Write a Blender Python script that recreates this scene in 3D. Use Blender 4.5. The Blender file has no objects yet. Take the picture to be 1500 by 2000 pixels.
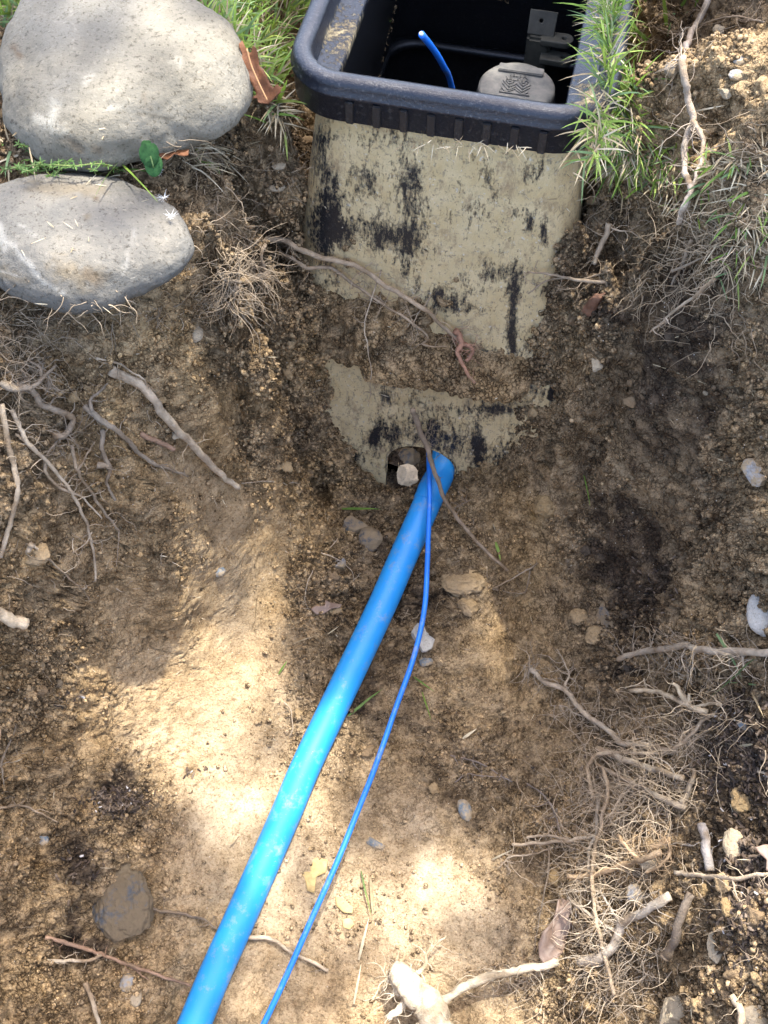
import bpy, bmesh, math, random
import numpy as np
from mathutils import Vector, Matrix
from mathutils.bvhtree import BVHTree
from mathutils.noise import noise as mnoise
random.seed(7); RNG = np.random.default_rng(7)
R = math.radians
scene = bpy.context.scene
col = scene.collection

# ------------------------------------------------------------------ camera, sky, sun, exposure
cd = bpy.data.cameras.new('camera'); cam = bpy.data.objects.new('camera', cd); col.objects.link(cam)
CAM = Vector((0, 0, .5)); PITCH = R(60)
cam.location = CAM; cam.rotation_euler = (R(90) - PITCH, 0, 0)
cd.sensor_fit = 'VERTICAL'; cd.sensor_height = 24; cd.lens = 24.0      # focal length = picture height
cd.clip_start = .02; cd.clip_end = 200
scene.camera = cam
SUN = Vector((.17, .34, .93)).normalized()
w = bpy.data.worlds.new('World'); scene.world = w; w.use_nodes = True
nt = w.node_tree; bg = nt.nodes['Background']
sky = nt.nodes.new('ShaderNodeTexSky'); sky.sky_type = 'NISHITA'; sky.sun_disc = False
sky.air_density = .7; sky.dust_density = 3.0; sky.ozone_density = .3; sky.sun_elevation = math.asin(SUN.z); sky.sun_rotation = math.atan2(SUN.x, SUN.y)
nt.links.new(sky.outputs[0], bg.inputs[0]); bg.inputs[1].default_value = .15
sl = bpy.data.lights.new('sun', 'SUN'); so = bpy.data.objects.new('sun', sl); col.objects.link(so)
sl.energy = 2.0; sl.angle = R(.6); sl.color = (1, .965, .91)
so.rotation_euler = SUN.to_track_quat('Z', 'Y').to_euler(); so.location = SUN * 6
vs = scene.view_settings; vs.view_transform = 'Standard'; vs.look = 'None'; vs.gamma = 1; vs.use_curve_mapping = False
vs.exposure = 2.75
scene.cycles.max_bounces = 6; scene.cycles.use_denoising = True

# ------------------------------------------------------------------ helpers
CP, SP = math.cos(PITCH), math.sin(PITCH)
def ray(u, v):
    t = (1000 - v) / 2000
    return Vector(((u - 750) / 2000, CP + t * SP, -SP + t * CP))
def P(u, v, z):
    "world point at height z seen in direction (u,v) of the survey photograph"
    d = ray(u, v); s = (CAM.z - z) / -d.z
    return Vector((d.x * s, d.y * s, z))
def tag(o, label=None, cat=None, group=None, kind=None):
    if label: o['label'] = label
    if cat: o['category'] = cat
    if group: o['group'] = group
    if kind: o['kind'] = kind
    return o
def empty(name, loc=(0, 0, 0), rz=0):
    o = bpy.data.objects.new(name, None); o.empty_display_size = .02; col.objects.link(o)
    o.location = loc; o.rotation_euler = (0, 0, rz); return o
def link(name, me, mat=None, parent=None):
    if mat and not me.materials: me.materials.append(mat)
    o = bpy.data.objects.new(name, me); col.objects.link(o)
    if parent: o.parent = parent
    return o
def mesh_np(name, V, F, cols=None, smooth=True, alpha=None):
    V = np.asarray(V, np.float32); F = np.asarray(F, np.int32)
    me = bpy.data.meshes.new(name); k = F.shape[1]
    me.vertices.add(len(V)); me.vertices.foreach_set('co', V.ravel())
    me.loops.add(F.size); me.loops.foreach_set('vertex_index', F.ravel())
    me.polygons.add(len(F)); me.polygons.foreach_set('loop_start', np.arange(0, F.size, k, dtype=np.int32))
    me.polygons.foreach_set('use_smooth', np.full(len(F), smooth))
    me.update(calc_edges=True)
    if cols is not None:
        a = me.attributes.new('tint', 'FLOAT_COLOR', 'POINT')
        c = np.ones((len(V), 4), np.float32); c[:, :3] = cols
        if alpha is not None: c[:, 3] = alpha
        a.data.foreach_set('color', c.ravel())
    return me
# -- numpy noise
def _h(ix, iy, iz, s):
    n = (ix.astype(np.int64) * 374761393 + iy.astype(np.int64) * 668265263 + iz.astype(np.int64) * 2147483647 + s * 1274126177) & 0xffffffff
    n = ((n ^ (n >> 13)) * 1274126177) & 0xffffffff
    n = ((n ^ (n >> 16)) * 2246822519) & 0xffffffff
    return ((n ^ (n >> 15)) & 0xffffff) / float(0xffffff)
def vnoise(p, s=0):
    i = np.floor(p); f = p - i; f = f * f * f * (f * (f * 6 - 15) + 10)
    x, y, z = i[:, 0], i[:, 1], i[:, 2]; r = 0
    for dx in (0, 1):
        for dy in (0, 1):
            for dz in (0, 1):
                wgt = (f[:, 0] if dx else 1 - f[:, 0]) * (f[:, 1] if dy else 1 - f[:, 1]) * (f[:, 2] if dz else 1 - f[:, 2])
                r = r + wgt * _h(x + dx, y + dy, z + dz, s)
    return r * 2 - 1
def fbm(p, o=4, s=0):
    r = 0; a = 1; t = 0
    for k in range(o):
        r = r + a * vnoise(p * 2.03 ** k + 17.3 * k, s + k); t += a; a *= .5
    return r / t
def worley(p, s=0):
    i = np.floor(p); f1 = np.full(len(p), 9.); f2 = f1.copy()
    for dx in (-1, 0, 1):
        for dy in (-1, 0, 1):
            for dz in (-1, 0, 1):
                c = i + (dx, dy, dz)
                q = np.stack([_h(c[:, 0], c[:, 1], c[:, 2], s + k) for k in (0, 1, 2)], 1) + c
                d = np.sqrt(((q - p) ** 2).sum(1))
                f2 = np.where(d < f1, f1, np.minimum(f2, d)); f1 = np.minimum(f1, d)
    return f1, f2

# ------------------------------------------------------------------ materials
def mat(name):
    m = bpy.data.materials.new(name); m.use_nodes = True
    return m, m.node_tree, m.node_tree.nodes['Principled BSDF']
def N(nt, t, **k):
    n = nt.nodes.new(t)
    for a, b in k.items():
        if a in n.inputs: n.inputs[a].default_value = b
        else: setattr(n, a, b)
    return n
def mix(nt, fac, a, b, mode='MIX'):
    n = nt.nodes.new('ShaderNodeMix'); n.data_type = 'RGBA'; n.blend_type = mode
    for s, x in ((0, fac), (6, a), (7, b)):
        if isinstance(x, bpy.types.NodeSocket): nt.links.new(x, n.inputs[s])
        elif isinstance(x, tuple): n.inputs[s].default_value = (*x[:3], 1)
        else: n.inputs[s].default_value = x
    return n.outputs[2]
def ramp(nt, src, p0, p1, c0=(0, 0, 0), c1=(1, 1, 1)):
    n = nt.nodes.new('ShaderNodeValToRGB'); e = n.color_ramp.elements
    e[0].position = p0; e[1].position = p1; e[0].color = (*c0, 1); e[1].color = (*c1, 1)
    nt.links.new(src, n.inputs[0]); return n.outputs[0]
def pos(nt, kind='Object', scale=None):
    t = nt.nodes.new('ShaderNodeTexCoord').outputs[kind]
    if scale:
        m = nt.nodes.new('ShaderNodeMapping'); m.inputs['Scale'].default_value = scale
        nt.links.new(t, m.inputs[0]); t = m.outputs[0]
    return t
def noi(nt, vec, scale, detail=4, rough=.6):
    n = N(nt, 'ShaderNodeTexNoise', Scale=scale, Detail=detail, Roughness=rough); nt.links.new(vec, n.inputs['Vector']); return n.outputs[0]
def bump(nt, bs, h, dist, strength=1., prev=None):
    b = N(nt, 'ShaderNodeBump', Strength=strength, Distance=dist); nt.links.new(h, b.inputs['Height'])
    if prev: nt.links.new(prev, b.inputs['Normal'])
    nt.links.new(b.outputs[0], bs.inputs['Normal']); return b.outputs[0]
def attr(nt, n='tint'):
    a = nt.nodes.new('ShaderNodeAttribute'); a.attribute_name = n; return a.outputs['Color']
def orand(nt, kind='Random'): return nt.nodes.new('ShaderNodeObjectInfo').outputs[kind]

def soil_mat(name='soil', grit=1.):
    m, nt, bs = mat(name); v = pos(nt)
    c = attr(nt)
    big = noi(nt, v, 35, 5, .65); c = mix(nt, ramp(nt, big, .35, .7), c, mix(nt, 1., c, (.62, .58, .52), 'MULTIPLY'))
    fine = noi(nt, v, 420, 4, .7); c = mix(nt, ramp(nt, fine, .50, .66), c, mix(nt, 1., c, (.56, .51, .47), 'MULTIPLY'))
    md_ = noi(nt, v, 110, 5, .75); c = mix(nt, ramp(nt, md_, .54, .70), c, mix(nt, 1., c, (.66, .60, .55), 'MULTIPLY'))
    lt = noi(nt, v, 260, 3, .7); c = mix(nt, ramp(nt, lt, .60, .72), c, mix(nt, 1., c, (1.45, 1.4, 1.32), 'MULTIPLY'))
    al = [n for n in nt.nodes if n.type == 'ATTRIBUTE'][0].outputs['Alpha']
    wv_ = nt.nodes.new('ShaderNodeMapping'); wn_ = N(nt, 'ShaderNodeTexNoise', Scale=200., Detail=3.); nt.links.new(v, wn_.inputs['Vector'])
    dm = nt.nodes.new('ShaderNodeVectorMath'); dm.operation = 'MULTIPLY_ADD'; nt.links.new(wn_.outputs['Color'], dm.inputs[0]); dm.inputs[1].default_value = (.006, .006, .006); nt.links.new(v, dm.inputs[2])
    gran = None
    for sc_ in (230., 470.):
        vg_ = N(nt, 'ShaderNodeTexVoronoi', Scale=sc_); vg_.feature = 'DISTANCE_TO_EDGE'; nt.links.new(dm.outputs[0], vg_.inputs['Vector'])
        pore = ramp(nt, vg_.outputs['Distance'], .02, .16, (1, 1, 1), (0, 0, 0)); pm = nt.nodes.new('ShaderNodeMath'); pm.operation = 'MULTIPLY'
        am = nt.nodes.new('ShaderNodeMath'); am.operation = 'MULTIPLY_ADD'; nt.links.new(al, am.inputs[0]); am.inputs[1].default_value = .75; am.inputs[2].default_value = .06
        nt.links.new(pore, pm.inputs[0]); nt.links.new(am.outputs[0], pm.inputs[1]); gate = ramp(nt, noi(nt, v, 70 if sc_ < 300 else 130, 3, .6), .40, .56)
        pg = nt.nodes.new('ShaderNodeMath'); pg.operation = 'MULTIPLY'; nt.links.new(pm.outputs[0], pg.inputs[0]); nt.links.new(gate, pg.inputs[1])
        c = mix(nt, pg.outputs[0], c, mix(nt, 1., c, (.18, .155, .14), 'MULTIPLY')); gran = gran or pg.outputs[0]
    vo = N(nt, 'ShaderNodeTexVoronoi', Scale=330.); nt.links.new(v, vo.inputs['Vector'])
    gl = ramp(nt, vo.outputs['Distance'], .10, .16, (1, 1, 1), (0, 0, 0))
    sel = nt.nodes.new('ShaderNodeSeparateColor'); nt.links.new(vo.outputs['Color'], sel.inputs[0])
    mm = nt.nodes.new('ShaderNodeMath'); mm.operation = 'MULTIPLY'; nt.links.new(ramp(nt, sel.outputs[0], .90, .93), mm.inputs[0]); nt.links.new(gl, mm.inputs[1])
    c = mix(nt, mm.outputs[0], c, (.62, .56, .46))
    nt.links.new(c, bs.inputs['Base Color']); bs.inputs['Roughness'].default_value = .95; bs.inputs['Specular IOR Level'].default_value = .15
    b = bump(nt, bs, noi(nt, v, 300, 5, .75), .0034 * grit, 1.)
    inv = nt.nodes.new('ShaderNodeMath'); inv.operation = 'SUBTRACT'; inv.inputs[0].default_value = 1; nt.links.new(gran, inv.inputs[1]); b = bump(nt, bs, inv.outputs[0], .0022 * grit, 1., b)
    bump(nt, bs, noi(nt, v, 900, 2, .6), .0008 * grit, .8, b)
    return m
SOIL = soil_mat()
def stone_mat(name, base, alt, dark, scale=14, mud=None, mudamt=.5):
    m, nt, bs = mat(name); v = pos(nt)
    c = mix(nt, ramp(nt, noi(nt, v, scale, 5, .65), .35, .65), base, alt)
    c = mix(nt, ramp(nt, noi(nt, v, scale * 14, 3, .7), .56, .68), c, mix(nt, 1., c, (.6, .58, .55), 'MULTIPLY'))
    c = mix(nt, ramp(nt, noi(nt, v, scale * 9, 3, .7), .62, .72), c, mix(nt, 1., c, (1.35, 1.33, 1.3), 'MULTIPLY'))
    c = mix(nt, ramp(nt, noi(nt, v, scale * 2.3, 5, .7), .62, .75), c, dark)
    if mud: c = mix(nt, ramp(nt, noi(nt, v, scale * 1.7, 6, .75), .5 - mudamt * .3, .6 - mudamt * .3), c, mud)
    nt.links.new(c, bs.inputs['Base Color']); bs.inputs['Roughness'].default_value = .85; bs.inputs['Specular IOR Level'].default_value = .25
    b = bump(nt, bs, noi(nt, v, scale * 8, 5, .7), .002, .7); bump(nt, bs, noi(nt, v, scale * 45, 3, .7), .0006, .7, b)
    return m
def simple(name, c, rough=.6, var=.15, scale=60, spec=.3, bmp=0, hue=None):
    m, nt, bs = mat(name); v = pos(nt)
    k = ramp(nt, noi(nt, v, scale, 4, .6), .3, .7)
    lo = tuple(x * (1 - var) for x in c); hi = tuple(min(1, x * (1 + var)) for x in c)
    nt.links.new(mix(nt, k, lo, hue or hi), bs.inputs['Base Color'])
    bs.inputs['Roughness'].default_value = rough; bs.inputs['Specular IOR Level'].default_value = spec
    if bmp: bump(nt, bs, noi(nt, v, scale * 4, 4, .7), bmp, .8)
    return m
def tint_mat(name, rough=.7, trans=0, bmp=0, spec=.3):
    m, nt, bs = mat(name); v = pos(nt)
    c = attr(nt); c = mix(nt, ramp(nt, noi(nt, v, 150, 3, .6), .4, .65), c, mix(nt, 1., c, (.75, .72, .68), 'MULTIPLY'))
    nt.links.new(c, bs.inputs['Base Color']); bs.inputs['Roughness'].default_value = rough; bs.inputs['Specular IOR Level'].default_value = spec
    if trans:
        tr = nt.nodes.new('ShaderNodeBsdfTranslucent'); nt.links.new(c, tr.inputs[0])
        ms = nt.nodes.new('ShaderNodeMixShader'); ms.inputs[0].default_value = trans
        nt.links.new(bs.outputs[0], ms.inputs[1]); nt.links.new(tr.outputs[0], ms.inputs[2])
        nt.links.new(ms.outputs[0], nt.nodes['Material Output'].inputs[0])
    if bmp: bump(nt, bs, noi(nt, v, 500, 4, .7), bmp, .8)
    return m

# ------------------------------------------------------------------ the meter box frame (survey values)
BA = R(13); AX = Vector((math.cos(BA), -math.sin(BA), 0)); AY = Vector((math.sin(BA), math.cos(BA), 0))
BO = AX * -.1031 + AY * .634                      # middle of the front edge of the rim
def bloc(p): q = p - BO; return Vector((q.dot(AX), q.dot(AY), p.z))
def body_half(z): return .106 + .140 * max(0, -z - .04)
def body_front(z): return .008 - .125 * max(0, -z - .04)
BOXLEN = .44

# the pipe: surveyed centre line (the trench floor is bedded under it)
PIPE_R = .0148
PIPE_C = [P(u, v, z) for u, v, z in ((330, 2125, -.520), (380, 2000, -.515), (421, 1900, -.510), (466, 1800, -.504), (554, 1600, -.491), (596, 1500, -.483), (643, 1400, -.476), (738, 1200, -.458), (782, 1100, -.449), (822, 1010, -.438), (843, 960, -.431))]
# ------------------------------------------------------------------ ground: surveyed heights
# (u, v, height, dark humus 0..1, crumbly 0..1, pale 0..1)
S = """
50 20 0 .7 .6 0;250 -10 0 .7 .6 0;450 40 0 .7 .6 0;540 110 -.002 .8 .6 0;520 190 -.006 .8 .8 0;300 330 -.025 .8 .8 0;150 150 -.02 .7 .5 0;350 120 -.01 .7 .5 0
-20 320 -.02 .8 .9 0;-150 300 -.01 .8 .8 0;-150 100 0 .7 .8 0;430 260 -.01 .6 1 .1;480 330 -.035 .55 1 .1;420 420 -.05 .6 1 .1;530 330 -.05 .5 1 .1;590 320 -.07 .5 1 .1
480 500 -.085 .55 1 .1;560 500 -.13 .4 .9 .1;430 560 -.105 .4 .9 .1;590 580 -.19 .3 .8 .1;60 400 -.04 .7 .6 0;200 480 -.055 .7 .6 0;60 640 -.075 .6 .9 .1;200 640 -.085 .3 .8 .1
380 600 -.11 .3 .8 .1;300 700 -.125 .2 .7 .1;400 720 -.165 .15 .5 0;500 650 -.19 .12 .5 0;515 700 -.24 .15 .5 0;0 760 -.09 .7 1 .1;100 800 -.13 .4 .8 .1;250 850 -.17 .2 .6 .1
400 850 -.24 .1 .5 .1;470 860 -.30 .25 .8 0;540 805 -.325 .3 .8 0;525 745 -.285 .25 .7 0;548 860 -.37 .3 .8 0;560 790 -.37 .3 .8 0;575 755 -.36 .3 .8 0;640 820 -.43 .3 .8 0;592 820 -.40 .3 .8 0;960 925 -.405 .4 .8 0;885 940 -.425 .4 .8 0;1040 880 -.36 .4 .8 0;620 870 -.42 .3 .8 0;600 745 -.31 .3 .8 0;690 900 -.448;750 930 -.452 .3 .8 0;600 945 -.41 .3 .8 0;0 1000 -.15 .2 .5 .1;100 1050 -.21 .4 .8 .1;230 1000 -.24 .15 .5 .1;300 1060 -.275 .3 .9 .1
400 1000 -.33 .05 .15 .5;500 1000 -.37 .05 .3 .2;600 1050 -.415 .1 .35 .1;640 1100 -.44 .5 1 0;0 1200 -.23 .5 .9 .1;100 1200 -.29 .5 .8 .1;250 1200 -.365 .1 .3 .3;400 1200 -.42 .05 .15 .4
560 1200 -.45 .1 .3 .3;0 1400 -.31 .5 .9 .1;120 1400 -.37 .35 .7 .2;250 1400 -.425 .05 .15 .6;450 1400 -.475 0 .05 .9;600 1300 -.475 .2 .5 .4;0 1600 -.365 .55 .9 .1;150 1600 -.42 .55 .9 .1
250 1560 -.445 .8 .9 0;400 1600 -.485 0 .03 1;520 1750 -.51 0 .03 1;0 1850 -.41 .35 .8 .2;180 1900 -.455 .45 .9 .1;300 1850 -.485 .3 .7 .2;400 1950 -.515 .1 .4 .5;620 1950 -.525 .1 .3 .5
0 2100 -.43 .4 .8 .1;300 2150 -.5 .2 .6 .3;600 2200 -.54 .1 .4 .4;900 2150 -.51 .1 .4 .6;700 950 -.44 .5 .9 0;800 950 -.447 .7 .9 0;800 1100 -.465 .6 1 0;700 1200 -.468 .6 1 0
850 1200 -.468 .5 .9 0;950 1000 -.43 .1 .5 .3;1050 1000 -.40 .15 .5 .2;950 1150 -.458 .4 .8 .2;900 1280 -.475 .2 .5 .4;1050 1250 -.46 .2 .6 .2;750 1400 -.495 .4 .8 .2;900 1450 -.495 .3 .6 .3
700 1650 -.513 .2 .4 .5;850 1700 -.513 0 .08 1;950 1800 -.508 0 .1 1;1000 1600 -.492 .5 .9 .1;850 1900 -.518 .1 .3 .6;700 1850 -.523 .1 .3 .6;1010 940 -.40 .4 .8 0;1080 860 -.34 .4 .8 0
1075 760 -.29 .45 .8 0;1125 650 -.235 .6 .8 0;1140 550 -.17 .75 .8 0;1150 450 -.11 .75 .8 0;1150 350 -.055 .8 .8 0;1150 290 -.02 .8 .8 0;1250 270 .005 .6 .8 .1;1250 100 .01 .7 .7 0
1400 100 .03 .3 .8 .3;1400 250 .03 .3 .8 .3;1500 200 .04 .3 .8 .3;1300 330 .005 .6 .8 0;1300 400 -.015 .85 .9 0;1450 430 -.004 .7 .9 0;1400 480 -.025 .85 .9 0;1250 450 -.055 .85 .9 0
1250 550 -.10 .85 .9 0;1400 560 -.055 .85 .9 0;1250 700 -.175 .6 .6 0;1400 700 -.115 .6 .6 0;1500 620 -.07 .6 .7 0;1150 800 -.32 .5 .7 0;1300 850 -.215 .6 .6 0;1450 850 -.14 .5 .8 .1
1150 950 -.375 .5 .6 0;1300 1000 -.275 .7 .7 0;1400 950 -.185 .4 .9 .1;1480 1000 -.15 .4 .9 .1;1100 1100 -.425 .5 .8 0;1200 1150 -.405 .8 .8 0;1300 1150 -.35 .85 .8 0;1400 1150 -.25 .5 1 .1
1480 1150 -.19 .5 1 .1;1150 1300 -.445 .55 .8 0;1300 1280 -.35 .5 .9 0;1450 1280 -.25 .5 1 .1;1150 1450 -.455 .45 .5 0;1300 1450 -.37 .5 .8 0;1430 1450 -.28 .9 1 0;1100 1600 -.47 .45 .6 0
1200 1600 -.42 .4 .9 .1;1300 1600 -.35 .4 1 .2;1450 1600 -.28 .9 1 0;1100 1750 -.478 .5 .9 .1;1200 1750 -.41 .45 1 .1;1350 1750 -.32 .55 1 .2;1480 1750 -.26 .8 1 0;1060 1920 -.49 .1 .6 .6
1200 1900 -.42 .35 1 .2;1350 1900 -.33 .4 1 .3;1480 1900 -.26 .5 1 .2;1100 2100 -.49 .2 .6 .4;1300 2100 -.38 .4 1 .1;1500 2100 -.28 .5 1 .1;1650 1500 -.20 .7 1 0;1650 1200 -.13 .6 1 0
1650 900 -.04 .5 .9 .1;1700 1900 -.19 .6 1 0;1650 2200 -.22 .6 1 0;-150 1000 -.10 .4 .8 0;-150 1300 -.19 .5 .8 0;-150 1600 -.27 .5 .8 0;-150 1900 -.33 .4 .8 0;-200 2200 -.34 .4 .8 0;-150 700 -.04 .6 .8 0
"""
CT = []
for row in S.replace('\n', ';').split(';'):
    f = [float(x) for x in row.split()]
    if len(f) == 6:
        p = P(f[0], f[1], f[2]); CT.append((p.x, p.y, p.z, f[3] * .85, max(0, f[4] * 1.2 - .14), f[5]))
for x, y, z in ((0, -.08, -.54), (-.15, -.1, -.53), (.15, -.1, -.5), (-.05, -.25, -.5), (.1, -.25, -.5), (0, -.42, -.3), (-.2, -.42, -.3), (0, -.6, 0), (-.3, -.5, 0), (.3, -.5, 0),
                (-.35, -.1, -.3), (.33, -.1, -.3), (-.3, -.3, -.2), (.3, -.3, -.2)): CT.append((x, y, z, .3, .6, .3))
for k in np.arange(-.8, 1.61, .2):
    CT.append((-.62, k, 0, .7, .6, 0)); CT.append((.62, k, .01, .7, .6, 0)); CT.append((-.9, k, 0, .7, .6, 0)); CT.append((.9, k, 0, .7, .6, 0))
for k in np.arange(-.5, .51, .2):
    CT.append((k, -.8, 0, .7, .6, 0)); CT.append((k, 1.25, 0, .7, .6, 0)); CT.append((k, 1.5, 0, .7, .6, 0))
for k in (-.45, -.3, -.18, .33, .45): CT.append((k, .95, .0, .7, .6, 0)); CT.append((k, 1.1, 0, .7, .6, 0))
for k in (-.55, .52):
    for y in (.2, .4, .6, .8): CT.append((k, y, -.01, .7, .6, 0))
for lx_ in (-.07, 0, .07):
    for ly_ in (.0, .05, .15, .3):
        p_ = BO + AX * lx_ + AY * ly_; CT.append((p_.x, p_.y, -.45, .6, .6, 0))
CT = np.array(CT)
def rbf_fit(XY, W, lam=1e-3):
    D = np.sqrt(((XY[:, None] - XY[None]) ** 2).sum(2) + 1e-6); n = len(XY)
    A = np.zeros((n + 1, n + 1)); A[:n, :n] = -D + np.eye(n) * lam; A[:n, n] = 1; A[n, :n] = 1
    return np.linalg.solve(A, np.vstack([W, np.zeros((1, W.shape[1]))]))
RB = rbf_fit(CT[:, :2], CT[:, 2:], 3e-3)
gx = np.arange(-1., 1.001, .006); gy = np.arange(-.9, 1.601, .006)
GX, GY = np.meshgrid(gx, gy); Q = np.stack([GX.ravel(), GY.ravel()], 1)
out = []
for c in np.array_split(Q, 40):
    D = np.sqrt(((c[:, None] - CT[None, :, :2]) ** 2).sum(2) + 1e-6); out.append(-D @ RB[:-1] + RB[-1])
FLD = np.vstack(out).reshape(len(gy), len(gx), 4)
def blur(a, s):
    k = np.exp(-np.arange(-3 * s, 3 * s + 1) ** 2 / (2 * s * s)); k /= k.sum(); h = len(k) // 2
    for ax in (0, 1):
        pa = np.pad(a, [(h, h) if i == ax else (0, 0) for i in range(a.ndim)], mode='edge')
        a = sum(k[j] * np.take(pa, np.arange(j, j + a.shape[ax]), axis=ax) for j in range(len(k)))
    return a
FLD = blur(FLD, 1)
def field(x, y):
    fx = np.clip((x - gx[0]) / .006, 0, len(gx) - 1.001); fy = np.clip((y - gy[0]) / .006, 0, len(gy) - 1.001)
    i = fx.astype(int); j = fy.astype(int); a = (fx - i)[..., None]; b = (fy - j)[..., None]
    r = (FLD[j, i] * (1 - a) + FLD[j, i + 1] * a) * (1 - b) + (FLD[j + 1, i] * (1 - a) + FLD[j + 1, i + 1] * a) * b
    far = np.clip((np.maximum(np.abs(x) - .62, np.maximum(y - 1.25, -.8 - y))) / .25, 0, 1)
    r[..., 0] *= 1 - far
    return r
# sample positions: fine where the hole is, coarse outside; rows follow the arc length so steep banks stay dense
def stretch(a, b, d, lim):
    c = list(np.arange(a, b + d / 2, d)); s = d
    lo = [a]; hi = [b]
    while hi[-1] < lim: s *= 1.13; hi.append(hi[-1] + s); lo.append(lo[-1] - s)
    return np.array(lo[:0:-1] + c + hi[1:])
DX = .00160
xs = stretch(-.40, .41, DX, 30); NXc = len(xs)
ya, yb = .0, 1.12; NY = 900
fy = np.linspace(ya, yb, 1500)
Z0 = field(*np.meshgrid(xs, fy))[..., 0]
Z0 = blur(Z0[..., None], 3)[..., 0]
seg = np.sqrt(np.diff(fy)[:, None] ** 2 + np.diff(Z0, axis=0) ** 2)
arc = np.vstack([np.zeros(NXc), np.cumsum(seg, 0)]); arc /= arc[-1]
tt = np.linspace(0, 1, NY)
Yc = np.stack([np.interp(tt, arc[:, i], fy) for i in range(NXc)], 1)
ext = []; s = .002; y = 0
while y < 30: s *= 1.13; y += s; ext.append(y)
ext = np.array(ext)[:, None]
Y = np.vstack([ya - ext[::-1] * np.ones((1, NXc)), Yc, yb + ext * np.ones((1, NXc))])
X = np.broadcast_to(xs, Y.shape).copy()
b0, b1 = int(np.searchsorted(xs, -.401)), int(np.searchsorted(xs, .409)); r0_ = len(ext)
Zt = blur(field(X, Y)[..., :1], 3)[..., 0]
for j in range(X.shape[0]):
    k = min(1., max(0., (min(j - r0_ + 14, r0_ + NY + 14 - j)) / 14))
    if k <= 0: continue
    xa = X[j, b0:b1 + 1]; za = Zt[j, b0:b1 + 1]; ya_ = Y[j, b0:b1 + 1].copy()
    a = np.concatenate([[0], np.cumsum(np.sqrt(np.diff(xa) ** 2 + np.diff(ya_) ** 2 * .5 + np.diff(za) ** 2))]); a /= a[-1]
    lin = np.linspace(0, 1, len(xa)); t_ = lin + k * (np.interp(lin, a, lin) - lin)
    X[j, b0:b1 + 1] = np.interp(t_, lin, xa); Y[j, b0:b1 + 1] = np.interp(t_, lin, ya_)
F4 = field(X, Y); Z = F4[..., 0].copy()
def bumpz(u, v, z, r, h, ax=1., ang=0):
    p = P(u, v, z); dx = X - p.x; dy = Y - p.y; c, s_ = math.cos(ang), math.sin(ang)
    a = dx * c + dy * s_; b = (-dx * s_ + dy * c) * ax
    Z[:] += h * np.exp(-(a * a + b * b) / (r * r))
for a in ((585, 800, -.30, .024, -.075), (600, 745, -.27, .016, -.04), (788, 915, -.44, .026, -.018), (110, 1070, -.22, .014, -.045), (455, 775, -.21, .007, -.02), (470, 860, -.28, .01, -.015), (140, 830, -.145, .012, -.02), (215, 960, -.235, .022, .018), (340, 1065, -.28, .02, .016, 1.6, .3),
          (240, 880, -.18, .02, .016), (395, 935, -.29, .012, .008), (330, 960, -.26, .010, -.016), (390, 985, -.30, .010, -.014), (245, 1045, -.26, .016, -.03, 1.8, .3), (170, 800, -.14, .02, -.012), (60, 1000, -.18, .02, .016), (300, 1110, -.32, .02, -.014), (400, 560, -.10, .018, -.025), (135, 700, -.10, .010, -.02), (330, 690, -.13, .012, .012), (1060, 985, -.41, .014, .014), (250, 1790, -.465, .04, -.012),
          (1410, 1020, -.19, .022, .02), (1440, 920, -.17, .02, .018), (1380, 1880, -.33, .012, -.03, .4, .2), (1330, 1900, -.34, .014, -.03), (1120, 1850, -.46, .02, -.012), (1430, 1800, -.29, .015, .02),
          (870, 1140, -.462, .025, .012, 2., .1), (640, 890, -.40, .012, -.015), (1270, 1200, -.38, .03, -.02), (1420, 1640, -.29, .014, .012), (1300, 1690, -.34, .016, .014), (960, 560, -.2, .001, 0)):
    bumpz(*a)
dmin = np.full(X.shape, 9.); zax = np.zeros(X.shape)
ext_pipe = [PIPE_C[0] + (PIPE_C[0] - PIPE_C[1]) * 1.5] + PIPE_C
for a, b in zip(ext_pipe[:-1], ext_pipe[1:]):
    ex, ey = b.x - a.x, b.y - a.y; t_ = np.clip(((X - a.x) * ex + (Y - a.y) * ey) / (ex * ex + ey * ey), 0, 1)
    d_ = np.hypot(X - a.x - t_ * ex, Y - a.y - t_ * ey); m_ = d_ < dmin; dmin = np.where(m_, d_, dmin); zax = np.where(m_, a.z + t_ * (b.z - a.z), zax)
kp = np.exp(-(dmin / .034) ** 4); Z = Z * (1 - kp) + (zax - PIPE_R * .42) * kp
Pn = np.stack([X, Y, Z], -1)
def normals(Pn):
    du = np.gradient(Pn, axis=1); dv = np.gradient(Pn, axis=0); n = np.cross(du, dv)
    return n / np.maximum(np.linalg.norm(n, axis=-1, keepdims=True), 1e-9)
Nn = normals(Pn)
for i in range(3): Nn[..., i] = blur(Nn[..., i:i + 1], 4)[..., 0]
Nn /= np.linalg.norm(Nn, axis=-1, keepdims=True)
fine = ((np.abs(X) < .45) & (Y > -.06) & (Y < 1.16))
fp = Pn[fine]; rough = np.clip(F4[..., 2][fine], 0, 1)
rmask = np.clip(rough + .35 * fbm(fp * 22, 3, 50), 0, 1.1)
D = .011 * fbm(fp * 16, 3, 1) * (.35 + .9 * rough) + .006 * fbm(fp * 45, 3, 5) * (.14 + rough)
f1, f2 = worley(fp * 55 + .7 * np.stack([fbm(fp * 60, 2, 70), fbm(fp * 60, 2, 80), fbm(fp * 60, 2, 90)], 1), 11); D += .012 * (.45 - f1) * rmask ** 1.5
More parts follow.
